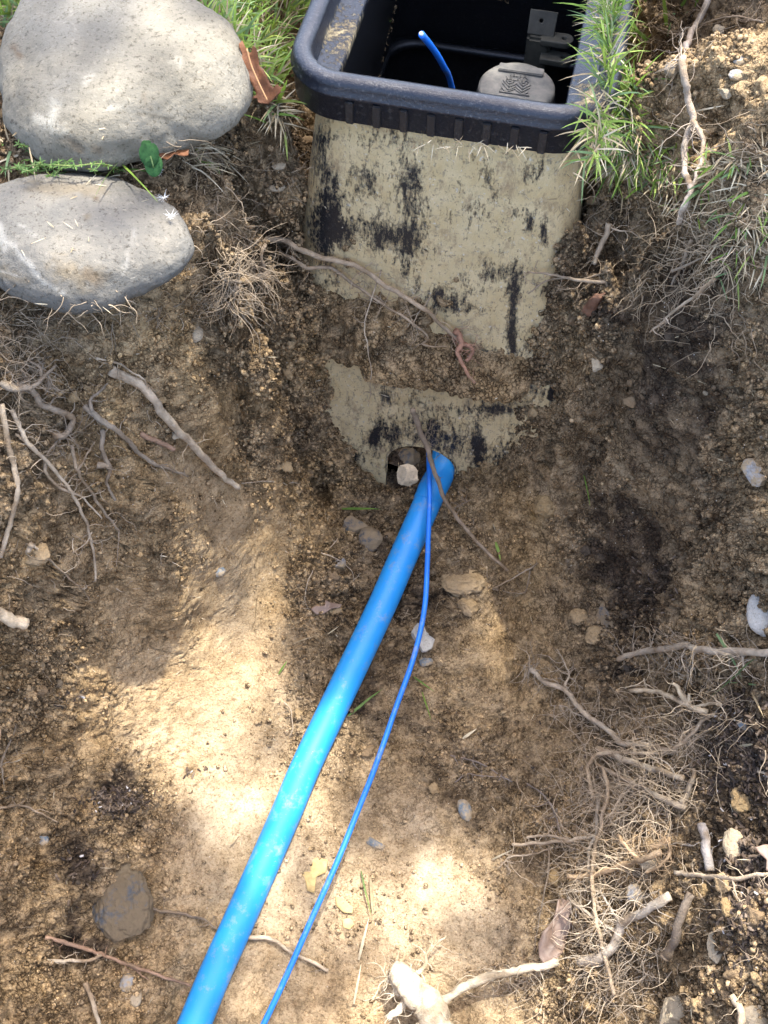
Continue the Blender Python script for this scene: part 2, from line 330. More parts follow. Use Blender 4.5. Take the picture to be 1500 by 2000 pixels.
e1, e2 = worley(fp * 30 + .5 * np.stack([fbm(fp * 40, 2, 72), fbm(fp * 40, 2, 82), fbm(fp * 40, 2, 92)], 1), 51); D += .014 * (.45 - e1) * np.clip(rmask - .2, 0, 1) ** 1.5
g1, g2 = worley(fp * 120 + 1.1 * np.stack([fbm(fp * 150, 2, 71), fbm(fp * 150, 2, 81), fbm(fp * 150, 2, 91)], 1), 21); D += .0088 * (.5 - g1) * (rmask + .06)
D += .0040 * fbm(fp * 200, 3, 31) * (.10 + rmask)
wp = fp + .018 * np.stack([fbm(fp * 30, 3, 61), fbm(fp * 30, 3, 62), fbm(fp * 30, 3, 63)], 1)
h1, h2 = worley(wp * 26, 41)
crack = np.clip(1 - (h2 - h1) / .04, 0, 1) * np.clip(fbm(fp * 12, 2, 77) * 3 + .3, 0, 1)
D -= .005 * crack * (.35 + .65 * rough)
full = np.zeros(X.shape); full[fine] = D
crk = np.zeros(X.shape); crk[fine] = crack
rest = ~fine; full[rest] = .02 * fbm(Pn[rest] * 3, 3, 9)
edge = np.clip(np.minimum.reduce([(.45 - np.abs(X)) / .05, (Y + .06) / .05, (1.16 - Y) / .05]), 0, 1)
full = np.where(fine, full * edge, full * np.clip((np.maximum(np.abs(X) - .45, np.maximum(Y - 1.16, -.06 - Y))) / .3, 0, 1))
Pn = Pn + Nn * full[..., None]
# colours of the earth
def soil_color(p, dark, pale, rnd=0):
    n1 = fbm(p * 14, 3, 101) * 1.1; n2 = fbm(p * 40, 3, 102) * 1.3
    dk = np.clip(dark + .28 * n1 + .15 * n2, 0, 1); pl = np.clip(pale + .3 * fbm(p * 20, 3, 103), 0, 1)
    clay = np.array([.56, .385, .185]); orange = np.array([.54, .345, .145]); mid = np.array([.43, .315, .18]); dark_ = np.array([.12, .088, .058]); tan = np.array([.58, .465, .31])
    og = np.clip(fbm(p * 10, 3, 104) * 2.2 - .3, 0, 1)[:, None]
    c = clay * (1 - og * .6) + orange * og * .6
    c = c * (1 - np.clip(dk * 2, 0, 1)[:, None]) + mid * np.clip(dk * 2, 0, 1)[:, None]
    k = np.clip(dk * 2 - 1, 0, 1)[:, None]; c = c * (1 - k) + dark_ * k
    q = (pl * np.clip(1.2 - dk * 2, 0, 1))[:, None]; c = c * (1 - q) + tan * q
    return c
Vt = Pn.reshape(-1, 3); darkf = np.clip(F4[..., 1].ravel(), 0, 1).copy(); palef = np.clip(F4[..., 3].ravel(), 0, 1)
def stain_shade(u, v, z, r, a):
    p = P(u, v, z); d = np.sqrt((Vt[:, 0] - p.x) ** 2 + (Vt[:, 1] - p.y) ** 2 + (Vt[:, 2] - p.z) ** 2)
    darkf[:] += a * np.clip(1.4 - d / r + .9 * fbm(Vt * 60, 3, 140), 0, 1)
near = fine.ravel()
for s_ in ((800, 895, -.44, .035, .9), (815, 880, -.45, .04, .9), (135, 1800, -.455, .018, .6), (180, 1860, -.47, .014, .6), (150, 1700, -.44, .016, .5), (240, 1565, -.445, .022, .9), (370, 1505, -.47, .008, .7), (150, 1690, -.42, .02, .5), (150, 1360, -.38, .012, .5), (1280, 1150, -.37, .06, .45), (1200, 900, -.33, .06, .25), (1330, 750, -.17, .07, .25), (1300, 560, -.10, .06, .25), (1230, 1050, -.38, .05, .25), (790, 1150, -.465, .045, .3), (700, 1420, -.495, .03, .3), (655, 1560, -.505, .02, .35), (880, 1600, -.50, .03, .3), (1000, 1640, -.49, .045, .35), (700, 1330, -.48, .03, .3), (900, 1440, -.50, .05, .2), (720, 980, -.44, .035, .3), (1200, 1400, -.43, .05, .2), (600, 840, -.36, .03, .25), (350, 1250, -.40, .02, .15), (1440, 1480, -.28, .06, .4), (150, 1850, -.44, .02, .5)): stain_shade(*s_)  # dark mulch and crumbs, plus shade painted on right wall, pipe mouth, stone crevice
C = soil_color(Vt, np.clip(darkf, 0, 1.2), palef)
C *= (1 - .5 * crk.ravel() * np.clip(1 - palef * .5, 0, 1))[:, None]
yel = lambda u, v, z, r: np.clip(1.3 - np.linalg.norm(Vt - np.array(P(u, v, z)), axis=1) / r + .6 * fbm(Vt * 50, 2, 150), 0, 1)[:, None]
for a in ((1065, 990, -.41, .018), (1195, 440, -.09, .03)):
    k = yel(*a) * .8; C = C * (1 - k) + np.array([.45, .27, .07]) * k
C = np.clip(C, 0, 1)
ny, nx = X.shape; idx = np.arange(ny * nx).reshape(ny, nx)
Fq = np.stack([idx[:-1, :-1], idx[:-1, 1:], idx[1:, 1:], idx[1:, :-1]], -1).reshape(-1, 4)
# leave out what lies inside the box wall
q = Vt - np.array(BO); lx = q @ np.array(AX); ly = q @ np.array(AY); lz = Vt[:, 2]
bh = .106 + .14 * np.maximum(0, -lz - .04); bf = .008 - .125 * np.maximum(0, -lz - .04)
bh = np.where(lz > -.04, .115, bh); bf = np.where(lz > -.04, .008, bf)
inside = (np.abs(lx) < bh - .004) & (ly > bf + .004) & (ly < BOXLEN - bf - .004)
Fq = Fq[~inside[Fq].all(1)]
used = np.zeros(len(Vt), bool); used[Fq.ravel()] = True; remap = np.cumsum(used) - 1
VG = Vt[used]; FG = remap[Fq]; CG = C[used]
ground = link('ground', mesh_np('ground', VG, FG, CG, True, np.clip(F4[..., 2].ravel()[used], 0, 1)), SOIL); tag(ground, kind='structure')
VN = Nn.reshape(-1, 3)[used]; RG = np.clip(F4[..., 2].ravel()[used], 0, 1); DG = np.clip(darkf[used], 0, 1); PG = palef[used]
# ray queries against the ground
sub = FG[((np.abs(VG[FG[:, 0], 0]) < .6) & (VG[FG[:, 0], 1] > -.35) & (VG[FG[:, 0], 1] < 1.1))]
BV = BVHTree.FromPolygons([tuple(a) for a in VG.tolist()], sub.tolist())
def G(u, v, lift=0):
    h = BV.ray_cast(CAM, ray(u, v).normalized())
    if h[0] is None: return P(u, v, 0), Vector((0, 0, 1))
    n = h[1]; n = n if n.z > 0 else -n
    n = (n + Vector((0, -.1, 1.0))).normalized()
    return h[0] + n * lift, n
def drop(x, y, z=.4):
    h = BV.ray_cast(Vector((x, y, z)), Vector((0, 0, -1)))
    return h[0] if h[0] else Vector((x, y, 0))
# ------------------------------------------------------------------ meter box
def proj(p):
    q = np.asarray(p) - np.array(CAM); f = q[:, 1] * CP - q[:, 2] * SP; up = q[:, 1] * SP + q[:, 2] * CP
    return 750 + 2000 * q[:, 0] / f, 1000 - 2000 * up / f
def rrect(hw, y0, y1, r, d=.004):
    "outline of a rounded rectangle, counter-clockwise from the left end of the front edge"
    pts = []
    def line(a, b):
        n = max(1, int(math.dist(a, b) / d))
        for i in range(n): pts.append((a[0] + (b[0] - a[0]) * i / n, a[1] + (b[1] - a[1]) * i / n))
    def arc_(cx, cy, a0):
        n = 9
        for i in range(n): a = a0 + math.pi / 2 * i / n; pts.append((cx + r * math.cos(a), cy + r * math.sin(a)))
    line((-hw + r, y0), (hw - r, y0)); arc_(hw - r, y0 + r, -math.pi / 2)
    line((hw, y0 + r), (hw, y1 - r)); arc_(hw - r, y1 - r, 0)
    line((hw - r, y1), (-hw + r, y1)); arc_(-hw + r, y1 - r, math.pi / 2)
    line((-hw, y1 - r), (-hw, y0 + r)); arc_(-hw + r, y0 + r, math.pi)
    return np.array(pts)
NB = None
def ringfit(hw, y0, y1, r, n=360):
    p = rrect(hw, y0, y1, r, .002); p = np.vstack([p, p[:1]]); s = np.concatenate([[0], np.cumsum(np.linalg.norm(np.diff(p, axis=0), axis=1))])
    t = np.linspace(0, s[-1], n, endpoint=False); return np.stack([np.interp(t, s, p[:, 0]), np.interp(t, s, p[:, 1])], 1)
BON = np.array(BO); AXN = np.array(AX); AYN = np.array(AY)
def toworld(l): return BON + l[:, :1] * AXN + l[:, 1:2] * AYN + l[:, 2:3] * np.array([0, 0, 1.])
def loft(name, rings, material, parent, closed=True, cols=None):
    n = len(rings[0]); V = np.vstack(rings); F = []
    m = len(rings); ii = np.arange(n); jj = (ii + 1) % n
    for k in range(m if closed else m - 1):
        a = k * n; b = ((k + 1) % m) * n
        F.append(np.stack([a + ii, a + jj, b + jj, b + ii], 1))
    return link(name, mesh_np(name, V, np.vstack(F)), material, parent)
def plastic(name, k0=(.012, .013, .015), k1=(.055, .055, .052)):
    "black plastic with baked-on mud where the tint attribute says so"
    m, nt, bs = mat(name); v = pos(nt)
    a = attr(nt); st = noi(nt, pos(nt, scale=(1, 1, .28)), 230, 6, .8); fi = noi(nt, v, 330, 4, .7)
    ad = nt.nodes.new('ShaderNodeMath'); ad.operation = 'MULTIPLY_ADD'; sp = nt.nodes.new('ShaderNodeSeparateColor'); nt.links.new(a, sp.inputs[0])
    nt.links.new(st, ad.inputs[0]); ad.inputs[1].default_value = 1.5; nt.links.new(sp.outputs[0], ad.inputs[2])
    a2 = nt.nodes.new('ShaderNodeMath'); a2.operation = 'MULTIPLY_ADD'; nt.links.new(fi, a2.inputs[0]); a2.inputs[1].default_value = .55; nt.links.new(ad.outputs[0], a2.inputs[2])
    mk = ramp(nt, a2.outputs[0], .93, 1.04)     # inputs are clamped by the ramp: 0..1 span rescaled below
    sc = nt.nodes.new('ShaderNodeMapRange'); sc.inputs['From Min'].default_value = 1.37; sc.inputs['From Max'].default_value = 1.60; nt.links.new(a2.outputs[0], sc.inputs[0]); mk = sc.outputs[0]
    mud = mix(nt, ramp(nt, noi(nt, v, 45, 5, .65), .35, .65), (.49, .365, .175), (.58, .455, .245))
    mud = mix(nt, ramp(nt, noi(nt, v, 240, 3, .7), .56, .68), mud, (.27, .215, .125))
    mud = mix(nt, ramp(nt, noi(nt, v, 190, 3, .7), .62, .72), mud, (.56, .51, .39))
    mud = mix(nt, ramp(nt, noi(nt, pos(nt, scale=(1, 1, .5)), 60, 7, .8), .53, .66), mud, (.30, .215, .115)); mud = mix(nt, ramp(nt, noi(nt, pos(nt, scale=(1, 1, .2)), 420, 4, .8), .60, .70), mud, (.20, .17, .12))
    blk = mix(nt, ramp(nt, noi(nt, v, 300, 4, .8), .55, .75), k0, k1)
    nt.links.new(mix(nt, mk, blk, mud), bs.inputs['Base Color'])
    rg = nt.nodes.new('ShaderNodeMapRange'); nt.links.new(mk, rg.inputs[0]); rg.inputs['To Min'].default_value = .30; rg.inputs['To Max'].default_value = .95; nt.links.new(rg.outputs[0], bs.inputs['Roughness'])
    b = bump(nt, bs, mk, .0010, .8); bump(nt, bs, noi(nt, v, 420, 4, .7), .0010, .6, b)
    return m
PLM = plastic('muddy_black_plastic')
box = tag(empty('meter_box', BO + AY * .2 + Vector((0, 0, -.4)), -BA), 'open black plastic water meter box with pale dried mud smeared over its front', 'meter box')
box_inv = Matrix.Translation(box.location) @ Matrix.Rotation(-BA, 4, 'Z'); box_inv.invert()
def boxpart(o):
    o.data.transform(box_inv); o.parent = box; return o
def put_tint(me, r):
    a = me.attributes.new('tint', 'FLOAT_COLOR', 'POINT'); c = np.ones((len(me.vertices), 4), np.float32); c[:, 0] = c[:, 1] = c[:, 2] = r; a.data.foreach_set('color', c.ravel())
def verts(me):
    v = np.empty(len(me.vertices) * 3, np.float32); me.vertices.foreach_get('co', v); return v.reshape(-1, 3).astype(float)
BLOT = ((640, 400, 26, 110, .40), (622, 300, 16, 60, .35), (800, 345, 34, 45, .45), (705, 355, 30, 50, .35), (805, 470, 30, 75, .5), (745, 460, 40, 40, .35), (660, 455, 60, 40, .35), (1035, 430, 9, 22, .5), (1063, 450, 9, 30, .6),
        (965, 530, 40, 22, .28), (1008, 560, 12, 50, .4), (1000, 640, 9, 75, .7), (855, 575, 28, 24, .35), (880, 600, 40, 20, .25), (1092, 688, 30, 30, .8), (1045, 660, 25, 30, .3), (915, 690, 60, 18, .5), (950, 335, 14, 30, .35),
        (1080, 570, 30, 18, .3), (1030, 345, 14, 20, .3), (1055, 330, 12, 25, .3), (650, 610, 50, 40, .25), (740, 850, 20, 22, .25), (820, 845, 100, 28, .30), (870, 880, 55, 40, .28), (935, 880, 12, 60, .5), (960, 800, 90, 10, .4),
        (650, 885, 50, 22, .35), (752, 775, 14, 20, .4), (625, 850, 14, 60, .5), (980, 900, 30, 40, .4), (730, 860, 10, 16, .5), (1010, 760, 60, 30, .4), (690, 270, 120, 20, .2), (860, 410, 90, 22, .12))
def mudness(V, base):
    u, v = proj(V); m = np.full(len(V), base) + .16 * fbm(V * 30, 3, 200) + .16 * fbm(V * np.array([110, 110, 40]), 3, 201)
    for a, b, ru, rv, k in BLOT: m -= .85 * k * np.exp(-((u - a) / ru) ** 2 - ((v - b) / rv) ** 2)
    return m
lv = list(np.linspace(-.0315, -.285, 90)); T = .005
outer = [toworld(np.column_stack([ringfit(body_half(z), body_front(z), BOXLEN - body_front(z), .035), np.full(360, z)])) for z in lv]
inner = [toworld(np.column_stack([ringfit(body_half(z) - T, body_front(z) + T, BOXLEN - T - body_front(z), .031), np.full(360, z)])) for z in lv[::-1]]
wall = loft('wall', outer + inner, PLM, None); Vw = verts(wall.data)
nrm = np.zeros((len(Vw), 3)); 
put_tint(wall.data, mudness(Vw, .74) * (np.arange(len(Vw)) < 360 * 90) - .6 * (np.arange(len(Vw)) >= 360 * 90))
# base section with the arched pipe hole
zb = list(np.linspace(-.276, -.50, 44)); E = .010
def bh_(z, e=E): return body_half(z) + e
ob = [toworld(np.column_stack([ringfit(body_half(-.276) - T, body_front(-.276) + T, BOXLEN, .035), np.full(360, -.274)]))] + \
     [toworld(np.column_stack([ringfit(bh_(z), body_front(z) - E, BOXLEN + E, .04), np.full(360, z)])) for z in zb]
ib = [toworld(np.column_stack([ringfit(bh_(z) - T, body_front(z) - E + T, BOXLEN + E - T, .036), np.full(360, min(z, -.282))])) for z in zb[::-1]] + \
     [toworld(np.column_stack([ringfit(body_half(-.276) - 2 * T, body_front(-.276) + 2 * T, BOXLEN - T, .031), np.full(360, -.2805)]))]
base = loft('base_section', ob + ib, PLM, None)
mc = P(821, 905, -.41); lc = bloc(mc)
arch = []; W2, ZT = .0375, -.392
for a in np.linspace(0, math.pi, 25): arch.append((lc.x + W2 * math.cos(a), ZT - .030 + .030 * math.sin(a)))
arch = [(lc.x + W2, -.56)] + arch + [(lc.x - W2, -.56)]
na = len(arch); Vc = np.vstack([toworld(np.array([[x, -.12, z] for x, z in arch])), toworld(np.array([[x, .04, z] for x, z in arch]))])
bm = bmesh.new(); bv = [bm.verts.new(v) for v in Vc]
bm.faces.new(bv[:na]); bm.faces.new(bv[na:][::-1])
for i in range(na): bm.faces.new((bv[i], bv[(i + 1) % na], bv[na + (i + 1) % na], bv[na + i]))
bmesh.ops.recalc_face_normals(bm, faces=bm.faces); cm = bpy.data.meshes.new('cut'); bm.to_mesh(cm); bm.free()
bmb = bmesh.new(); bmb.from_mesh(base.data); bmesh.ops.recalc_face_normals(bmb, faces=bmb.faces); bmb.to_mesh(base.data); bmb.free()
cut = bpy.data.objects.new('cut', cm); col.objects.link(cut)
md = base.modifiers.new('b', 'BOOLEAN'); md.object = cut; md.solver = 'EXACT'
dg = bpy.context.evaluated_depsgraph_get(); me2 = bpy.data.meshes.new_from_object(base.evaluated_get(dg)); base.modifiers.clear()
base.data = me2; bpy.data.objects.remove(cut)
Vb = verts(base.data); mb = mudness(Vb, .70)
lb = (Vb - BON) @ AYN; mb = np.where(lb > .008 - .125 * np.maximum(0, -Vb[:, 2] - .04) - E + .003, -.2, mb); put_tint(base.data, mb)
# raised lip round the hole
lipr = []
for a in np.linspace(-.25, math.pi + .25, 40):
    cx_ = W2 * math.cos(min(math.pi, max(0, a))); cz_ = ZT - .030 + .030 * math.sin(min(math.pi, max(0, a))) - (max(0, -a) + max(0, a - math.pi)) * .09
    lipr.append(BO + AX * (lc.x + cx_) + AY * (body_front(cz_) - E) + Vector((0, 0, cz_)))
LIPQ = lipr
# rim collar: a swept profile (outward offset, height)
prof = [(a_, b_ * .88) for a_, b_ in [(.000, -.040), (.0005, -.0395), (.0005, -.0165), (.0022, -.0150), (.0022, -.0125), (.0008, -.0110), (.0006, -.0060), (-.0010, -.0022), (-.0040, -.0003), (-.0075, .0004), (-.0105, .0000), (-.0138, -.0018), (-.0152, -.0050),
        (-.0156, -.0240), (-.0166, -.0260), (-.0340, -.0275), (-.0355, -.0300), (-.0355, -.0360), (-.0220, -.0400)]]
HR = .125; LR = BOXLEN
wob = 1.0
rings = []
base_ring = ringfit(HR, 0, LR, .045, 420)
tang = np.roll(base_ring, -1, 0) - np.roll(base_ring, 1, 0); tang /= np.linalg.norm(tang, axis=1, keepdims=True); nout = np.stack([tang[:, 1], -tang[:, 0]], 1)
ww = fbm(np.column_stack([base_ring * 25, np.zeros(420)]), 3, 301) * .0007
for o_, z in prof:
    rr_ = ringfit(HR + o_, -o_, LR + o_, max(.008, .045 + o_), 420)
    rings.append(toworld(np.column_stack([rr_ + nout * ww[:, None], z + .6 * ww])))
RIMM = plastic('sky_tinted_rim_plastic', (.009, .011, .017), (.11, .108, .105)); rim = loft('rim', rings, RIMM, None); Vr = verts(rim.data)  # black rim plastic; blue of the reflected sky mixed into its base colour
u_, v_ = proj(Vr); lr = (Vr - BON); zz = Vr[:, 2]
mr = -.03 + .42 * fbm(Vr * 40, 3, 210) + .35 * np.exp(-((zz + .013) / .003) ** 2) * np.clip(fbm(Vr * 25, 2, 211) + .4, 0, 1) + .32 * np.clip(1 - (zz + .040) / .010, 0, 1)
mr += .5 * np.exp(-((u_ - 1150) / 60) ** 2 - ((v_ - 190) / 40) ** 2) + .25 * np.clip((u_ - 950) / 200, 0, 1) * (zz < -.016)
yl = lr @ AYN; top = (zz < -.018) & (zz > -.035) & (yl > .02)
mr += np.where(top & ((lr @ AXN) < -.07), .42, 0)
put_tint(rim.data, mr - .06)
for k in range(8):                       # upright ribs on the collar
    x = -.070 + k * .0212
    bm = bmesh.new()
    bmesh.ops.create_cube(bm, size=1, matrix=Matrix.Translation(BO + AX * x - AY * .0012 + Vector((0, 0, -.0250))) @ Matrix.Rotation(-BA, 4, 'Z') @ Matrix.Diagonal((.0062, .0030, .0198, 1)))
    bmesh.ops.bevel(bm, geom=bm.edges[:], offset=.0007, segments=2, affect='EDGES')
    me = bpy.data.meshes.new('rib'); bm.to_mesh(me); bm.free(); r_ = link('rib', me, PLM); put_tint(me, -.18 + .12 * random.random()); boxpart(r_)
BVB = BVHTree.FromPolygons([tuple(v) for v in np.vstack([Vw, ]).tolist()], [tuple(p.vertices) for p in wall.data.polygons])
BVS = BVHTree.FromPolygons([tuple(v) for v in Vb.tolist()], [tuple(p.vertices) for p in base.data.polygons])
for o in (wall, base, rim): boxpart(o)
TREES = [BV, BVB, BVS]
def G(u, v, lift=0, only=None):
    d = ray(u, v).normalized(); best = None
    for t in (only or TREES):
        h = t.ray_cast(CAM, d)
        if h[0] is not None and (best is None or h[3] < best[3]): best = h
    if best is None: return P(u, v, 0), Vector((0, 0, 1))
    n = best[1]
    if n.dot(d) > 0: n = -n
    n = (n + Vector((0, -.15, .8))).normalized()
    return best[0] + n * lift, n
# earth inside the box, its colour darkened to paint the shade in the hole
bm = bmesh.new(); bmesh.ops.create_grid(bm, x_segments=60, y_segments=100, size=.5)
for v in bm.verts:
    p = BO + AX * (v.co.x * .272) + AY * (-.045 + .49 * (v.co.y + .5)); z = -.445 + .02 * mnoise(p * 25) + .008 * mnoise(p * 90); v.co = Vector((p.x, p.y, z))
me = bpy.data.meshes.new('box_soil'); bm.to_mesh(me); bm.free()
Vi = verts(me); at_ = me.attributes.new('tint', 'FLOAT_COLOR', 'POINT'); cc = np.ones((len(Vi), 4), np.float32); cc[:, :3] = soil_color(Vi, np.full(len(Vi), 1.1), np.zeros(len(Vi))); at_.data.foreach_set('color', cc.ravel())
inner_soil = link('soil_in_box', me, SOIL); tag(inner_soil, kind='structure')
TREES.append(BVHTree.FromPolygons([tuple(v) for v in Vi.tolist()], [tuple(p.vertices) for p in me.polygons]))
# earth packed on the box face above the base section
nxx, nzz = 150, 75
xl = np.linspace(-.155, .105, nxx); zl = np.linspace(-.150, -.290, nzz); XL, ZL = np.meshgrid(xl, zl)
bfz = .008 - .125 * np.maximum(0, -ZL - .04)
Wp = BON + XL[..., None] * AXN + bfz[..., None] * AYN + ZL[..., None] * np.array([0, 0, 1.])
uu, vv = proj(Wp.reshape(-1, 3)); uu = uu.reshape(XL.shape); vv = vv.reshape(XL.shape)
pts = Wp.reshape(-1, 3)
th = np.full(XL.shape, -.35)
for a, b, ru, rv, k in ((610, 680, 45, 60, 1.0), (700, 650, 65, 65, 1.1), (780, 660, 70, 70, 1.0), (860, 700, 70, 38, 1.0), (940, 735, 70, 24, .9), (1010, 745, 60, 26, 1.), (740, 720, 150, 30, .8), (575, 640, 25, 30, .5), (800, 610, 40, 25, .5)):
    th += k * np.exp(-((uu - a) / ru) ** 2 - ((vv - b) / rv) ** 2)
nz_ = fbm(pts * 35, 4, 220).reshape(XL.shape); wf = worley(pts * 60, 230); wf2 = worley(pts * 130, 240)
th = th * .030 + .018 * nz_ + .011 * (.45 - wf[0].reshape(XL.shape)) + .007 * (.5 - wf2[0].reshape(XL.shape)) + .004 * fbm(pts * 200, 3, 250).reshape(XL.shape)
cr = np.clip(1 - (wf[1] - wf[0]).reshape(XL.shape) / .06, 0, 1) * .003; th -= cr * (th > .004)
th = np.clip(th, -.003, .036)
th = np.where(ZL < -.2785, np.maximum(th, .0), th)
Vs = Wp - th[..., None] * AYN + np.array([0, 0, .25]) * np.maximum(th, 0)[..., None]
idx2 = np.arange(nxx * nzz).reshape(nzz, nxx); Fs = np.stack([idx2[:-1, :-1], idx2[1:, :-1], idx2[1:, 1:], idx2[:-1, 1:]], -1).reshape(-1, 4)
keep = (th.ravel()[Fs] > -.0028).any(1); Fs = Fs[keep]; us = np.zeros(nxx * nzz, bool); us[Fs.ravel()] = True; rm = np.cumsum(us) - 1
Vss = Vs.reshape(-1, 3)[us]
clump = link('soil_clump', mesh_np('soil_clump', Vss, rm[Fs], soil_color(Vss, np.full(len(Vss), .34), np.zeros(len(Vss)))), SOIL)
tag(clump, 'lumpy brown soil clump stuck across the muddy box front above the pipe hole', 'soil clump')
TREES.append(BVHTree.FromPolygons([tuple(v) for v in Vss.tolist()], rm[Fs].tolist()))

# ------------------------------------------------------------------ tubes, strands, rocks
def catmull(pts, n):
    pts = [Vector(p) for p in pts]; e = [pts[0] * 2 - pts[1]] + pts + [pts[-1] * 2 - pts[-2]]; out = []
    for i in range(1, len(e) - 2):
        a, b, c, d = e[i - 1:i + 3]
        for k in range(n):
            t = k / n; out.append(.5 * ((2 * b) + (c - a) * t + (2 * a - 5 * b + 4 * c - d) * t * t + (3 * b - a - 3 * c + d) * t ** 3))
    out.append(pts[-1]); return out
def tube_arrays(path, rad, sides=8, cap=True, jitter=0):
    P_ = np.array([tuple(p) for p in path]); n = len(P_); T_ = np.gradient(P_, axis=0); T_ /= np.maximum(np.linalg.norm(T_, axis=1, keepdims=True), 1e-9)
    up = np.array([0, 0, 1.]) if abs(T_[0, 2]) < .9 else np.array([1., 0, 0]); V = []; a = np.linspace(0, 2 * np.pi, sides, endpoint=False)
    u = np.cross(T_[0], up); u /= np.linalg.norm(u)
    for i in range(n):
        u = u - T_[i] * (u @ T_[i]); u /= max(np.linalg.norm(u), 1e-9); w_ = np.cross(T_[i], u)
        r = rad[i] * (1 + (jitter * (RNG.random(sides) - .5) if jitter else 0))
        V.append(P_[i] + (np.cos(a) * r)[:, None] * u + (np.sin(a) * r)[:, None] * w_)
    V = np.vstack(V); F = []; ii = np.arange(sides); jj = (ii + 1) % sides
    for k in range(n - 1): F.append(np.stack([k * sides + ii, k * sides + jj, (k + 1) * sides + jj, (k + 1) * sides + ii], 1))
    F = np.vstack(F)
    if cap:
        c0 = len(V); V = np.vstack([V, P_[:1], P_[-1:]])
        F = np.vstack([F, np.stack([jj, ii, np.full(sides, c0), np.full(sides, c0)], 1)[:, [0, 1, 2, 2]], np.stack([(n - 1) * sides + ii, (n - 1) * sides + jj, np.full(sides, c0 + 1), np.full(sides, c0 + 1)], 1)])
    return V, F
class Batch:
    def __init__(s): s.V = []; s.F = []; s.C = []; s.n = 0
    def add(s, V, F, c=(1, 1, 1)):
        F = np.asarray(F) + s.n; V = np.asarray(V, float)
        if F.shape[1] == 3: F = F[:, [0, 1, 2, 2]]
        s.V.append(V); s.F.append(F); s.C.append(np.broadcast_to(np.asarray(c, float), (len(V), 3)) if np.ndim(c) == 1 else c); s.n += len(V)
    def build(s, name, material, parent=None, smooth=True):
        V = np.vstack(s.V); F = np.vstack(s.F); C_ = np.vstack(s.C)
        me = bpy.data.meshes.new(name); tri = F[:, 2] == F[:, 3]
        cnt = np.where(tri, 3, 4); ls = np.concatenate([[0], np.cumsum(cnt)[:-1]]); mask = np.ones_like(F, bool); mask[tri, 3] = False
        me.vertices.add(len(V)); me.vertices.foreach_set('co', V.astype(np.float32).ravel()); L_ = F[mask].astype(np.int32)
        me.loops.add(len(L_)); me.loops.foreach_set('vertex_index', L_); me.polygons.add(len(F)); me.polygons.foreach_set('loop_start', ls.astype(np.int32))
        me.polygons.foreach_set('use_smooth', np.full(len(F), smooth)); me.update(calc_edges=True)
        a = me.attributes.new('tint', 'FLOAT_COLOR', 'POINT'); c = np.ones((len(V), 4), np.float32); c[:, :3] = C_; a.data.foreach_set('color', c.ravel())
        return link(name, me, material, parent)
ROOTM = tint_mat('root_bark', .85, 0, .0022); FINEM = tint_mat('fine_root', .85)
PALE = (.50, .40, .275); TAN = (.36, .275, .18); RED = (.32, .20, .125); GREY = (.27, .215, .15); BRIGHT = (.62, .50, .33); DARKB = (.14, .10, .07); HAIR = (.34, .265, .175)
def strand(B, p, d, L, r, c, wig=.5, n=8, grav=0, sides=3):
    p = Vector(p); d = Vector(d).normalized(); path = [p.copy()]; st = L / n
    for i in range(n):
        d = (d + Vector((random.uniform(-wig, wig), random.uniform(-wig, wig), random.uniform(-wig, wig) - grav))).normalized(); p = p + d * st; path.append(p.copy())
    rad = [r * (1 - .75 * i / n) for i in range(n + 1)]; V, F = tube_arrays(path, rad, sides, False); k = random.uniform(.7, 1.25)
    B.add(V, F, tuple(min(1, x * k) for x in c)); return path
class RootAcc: pass
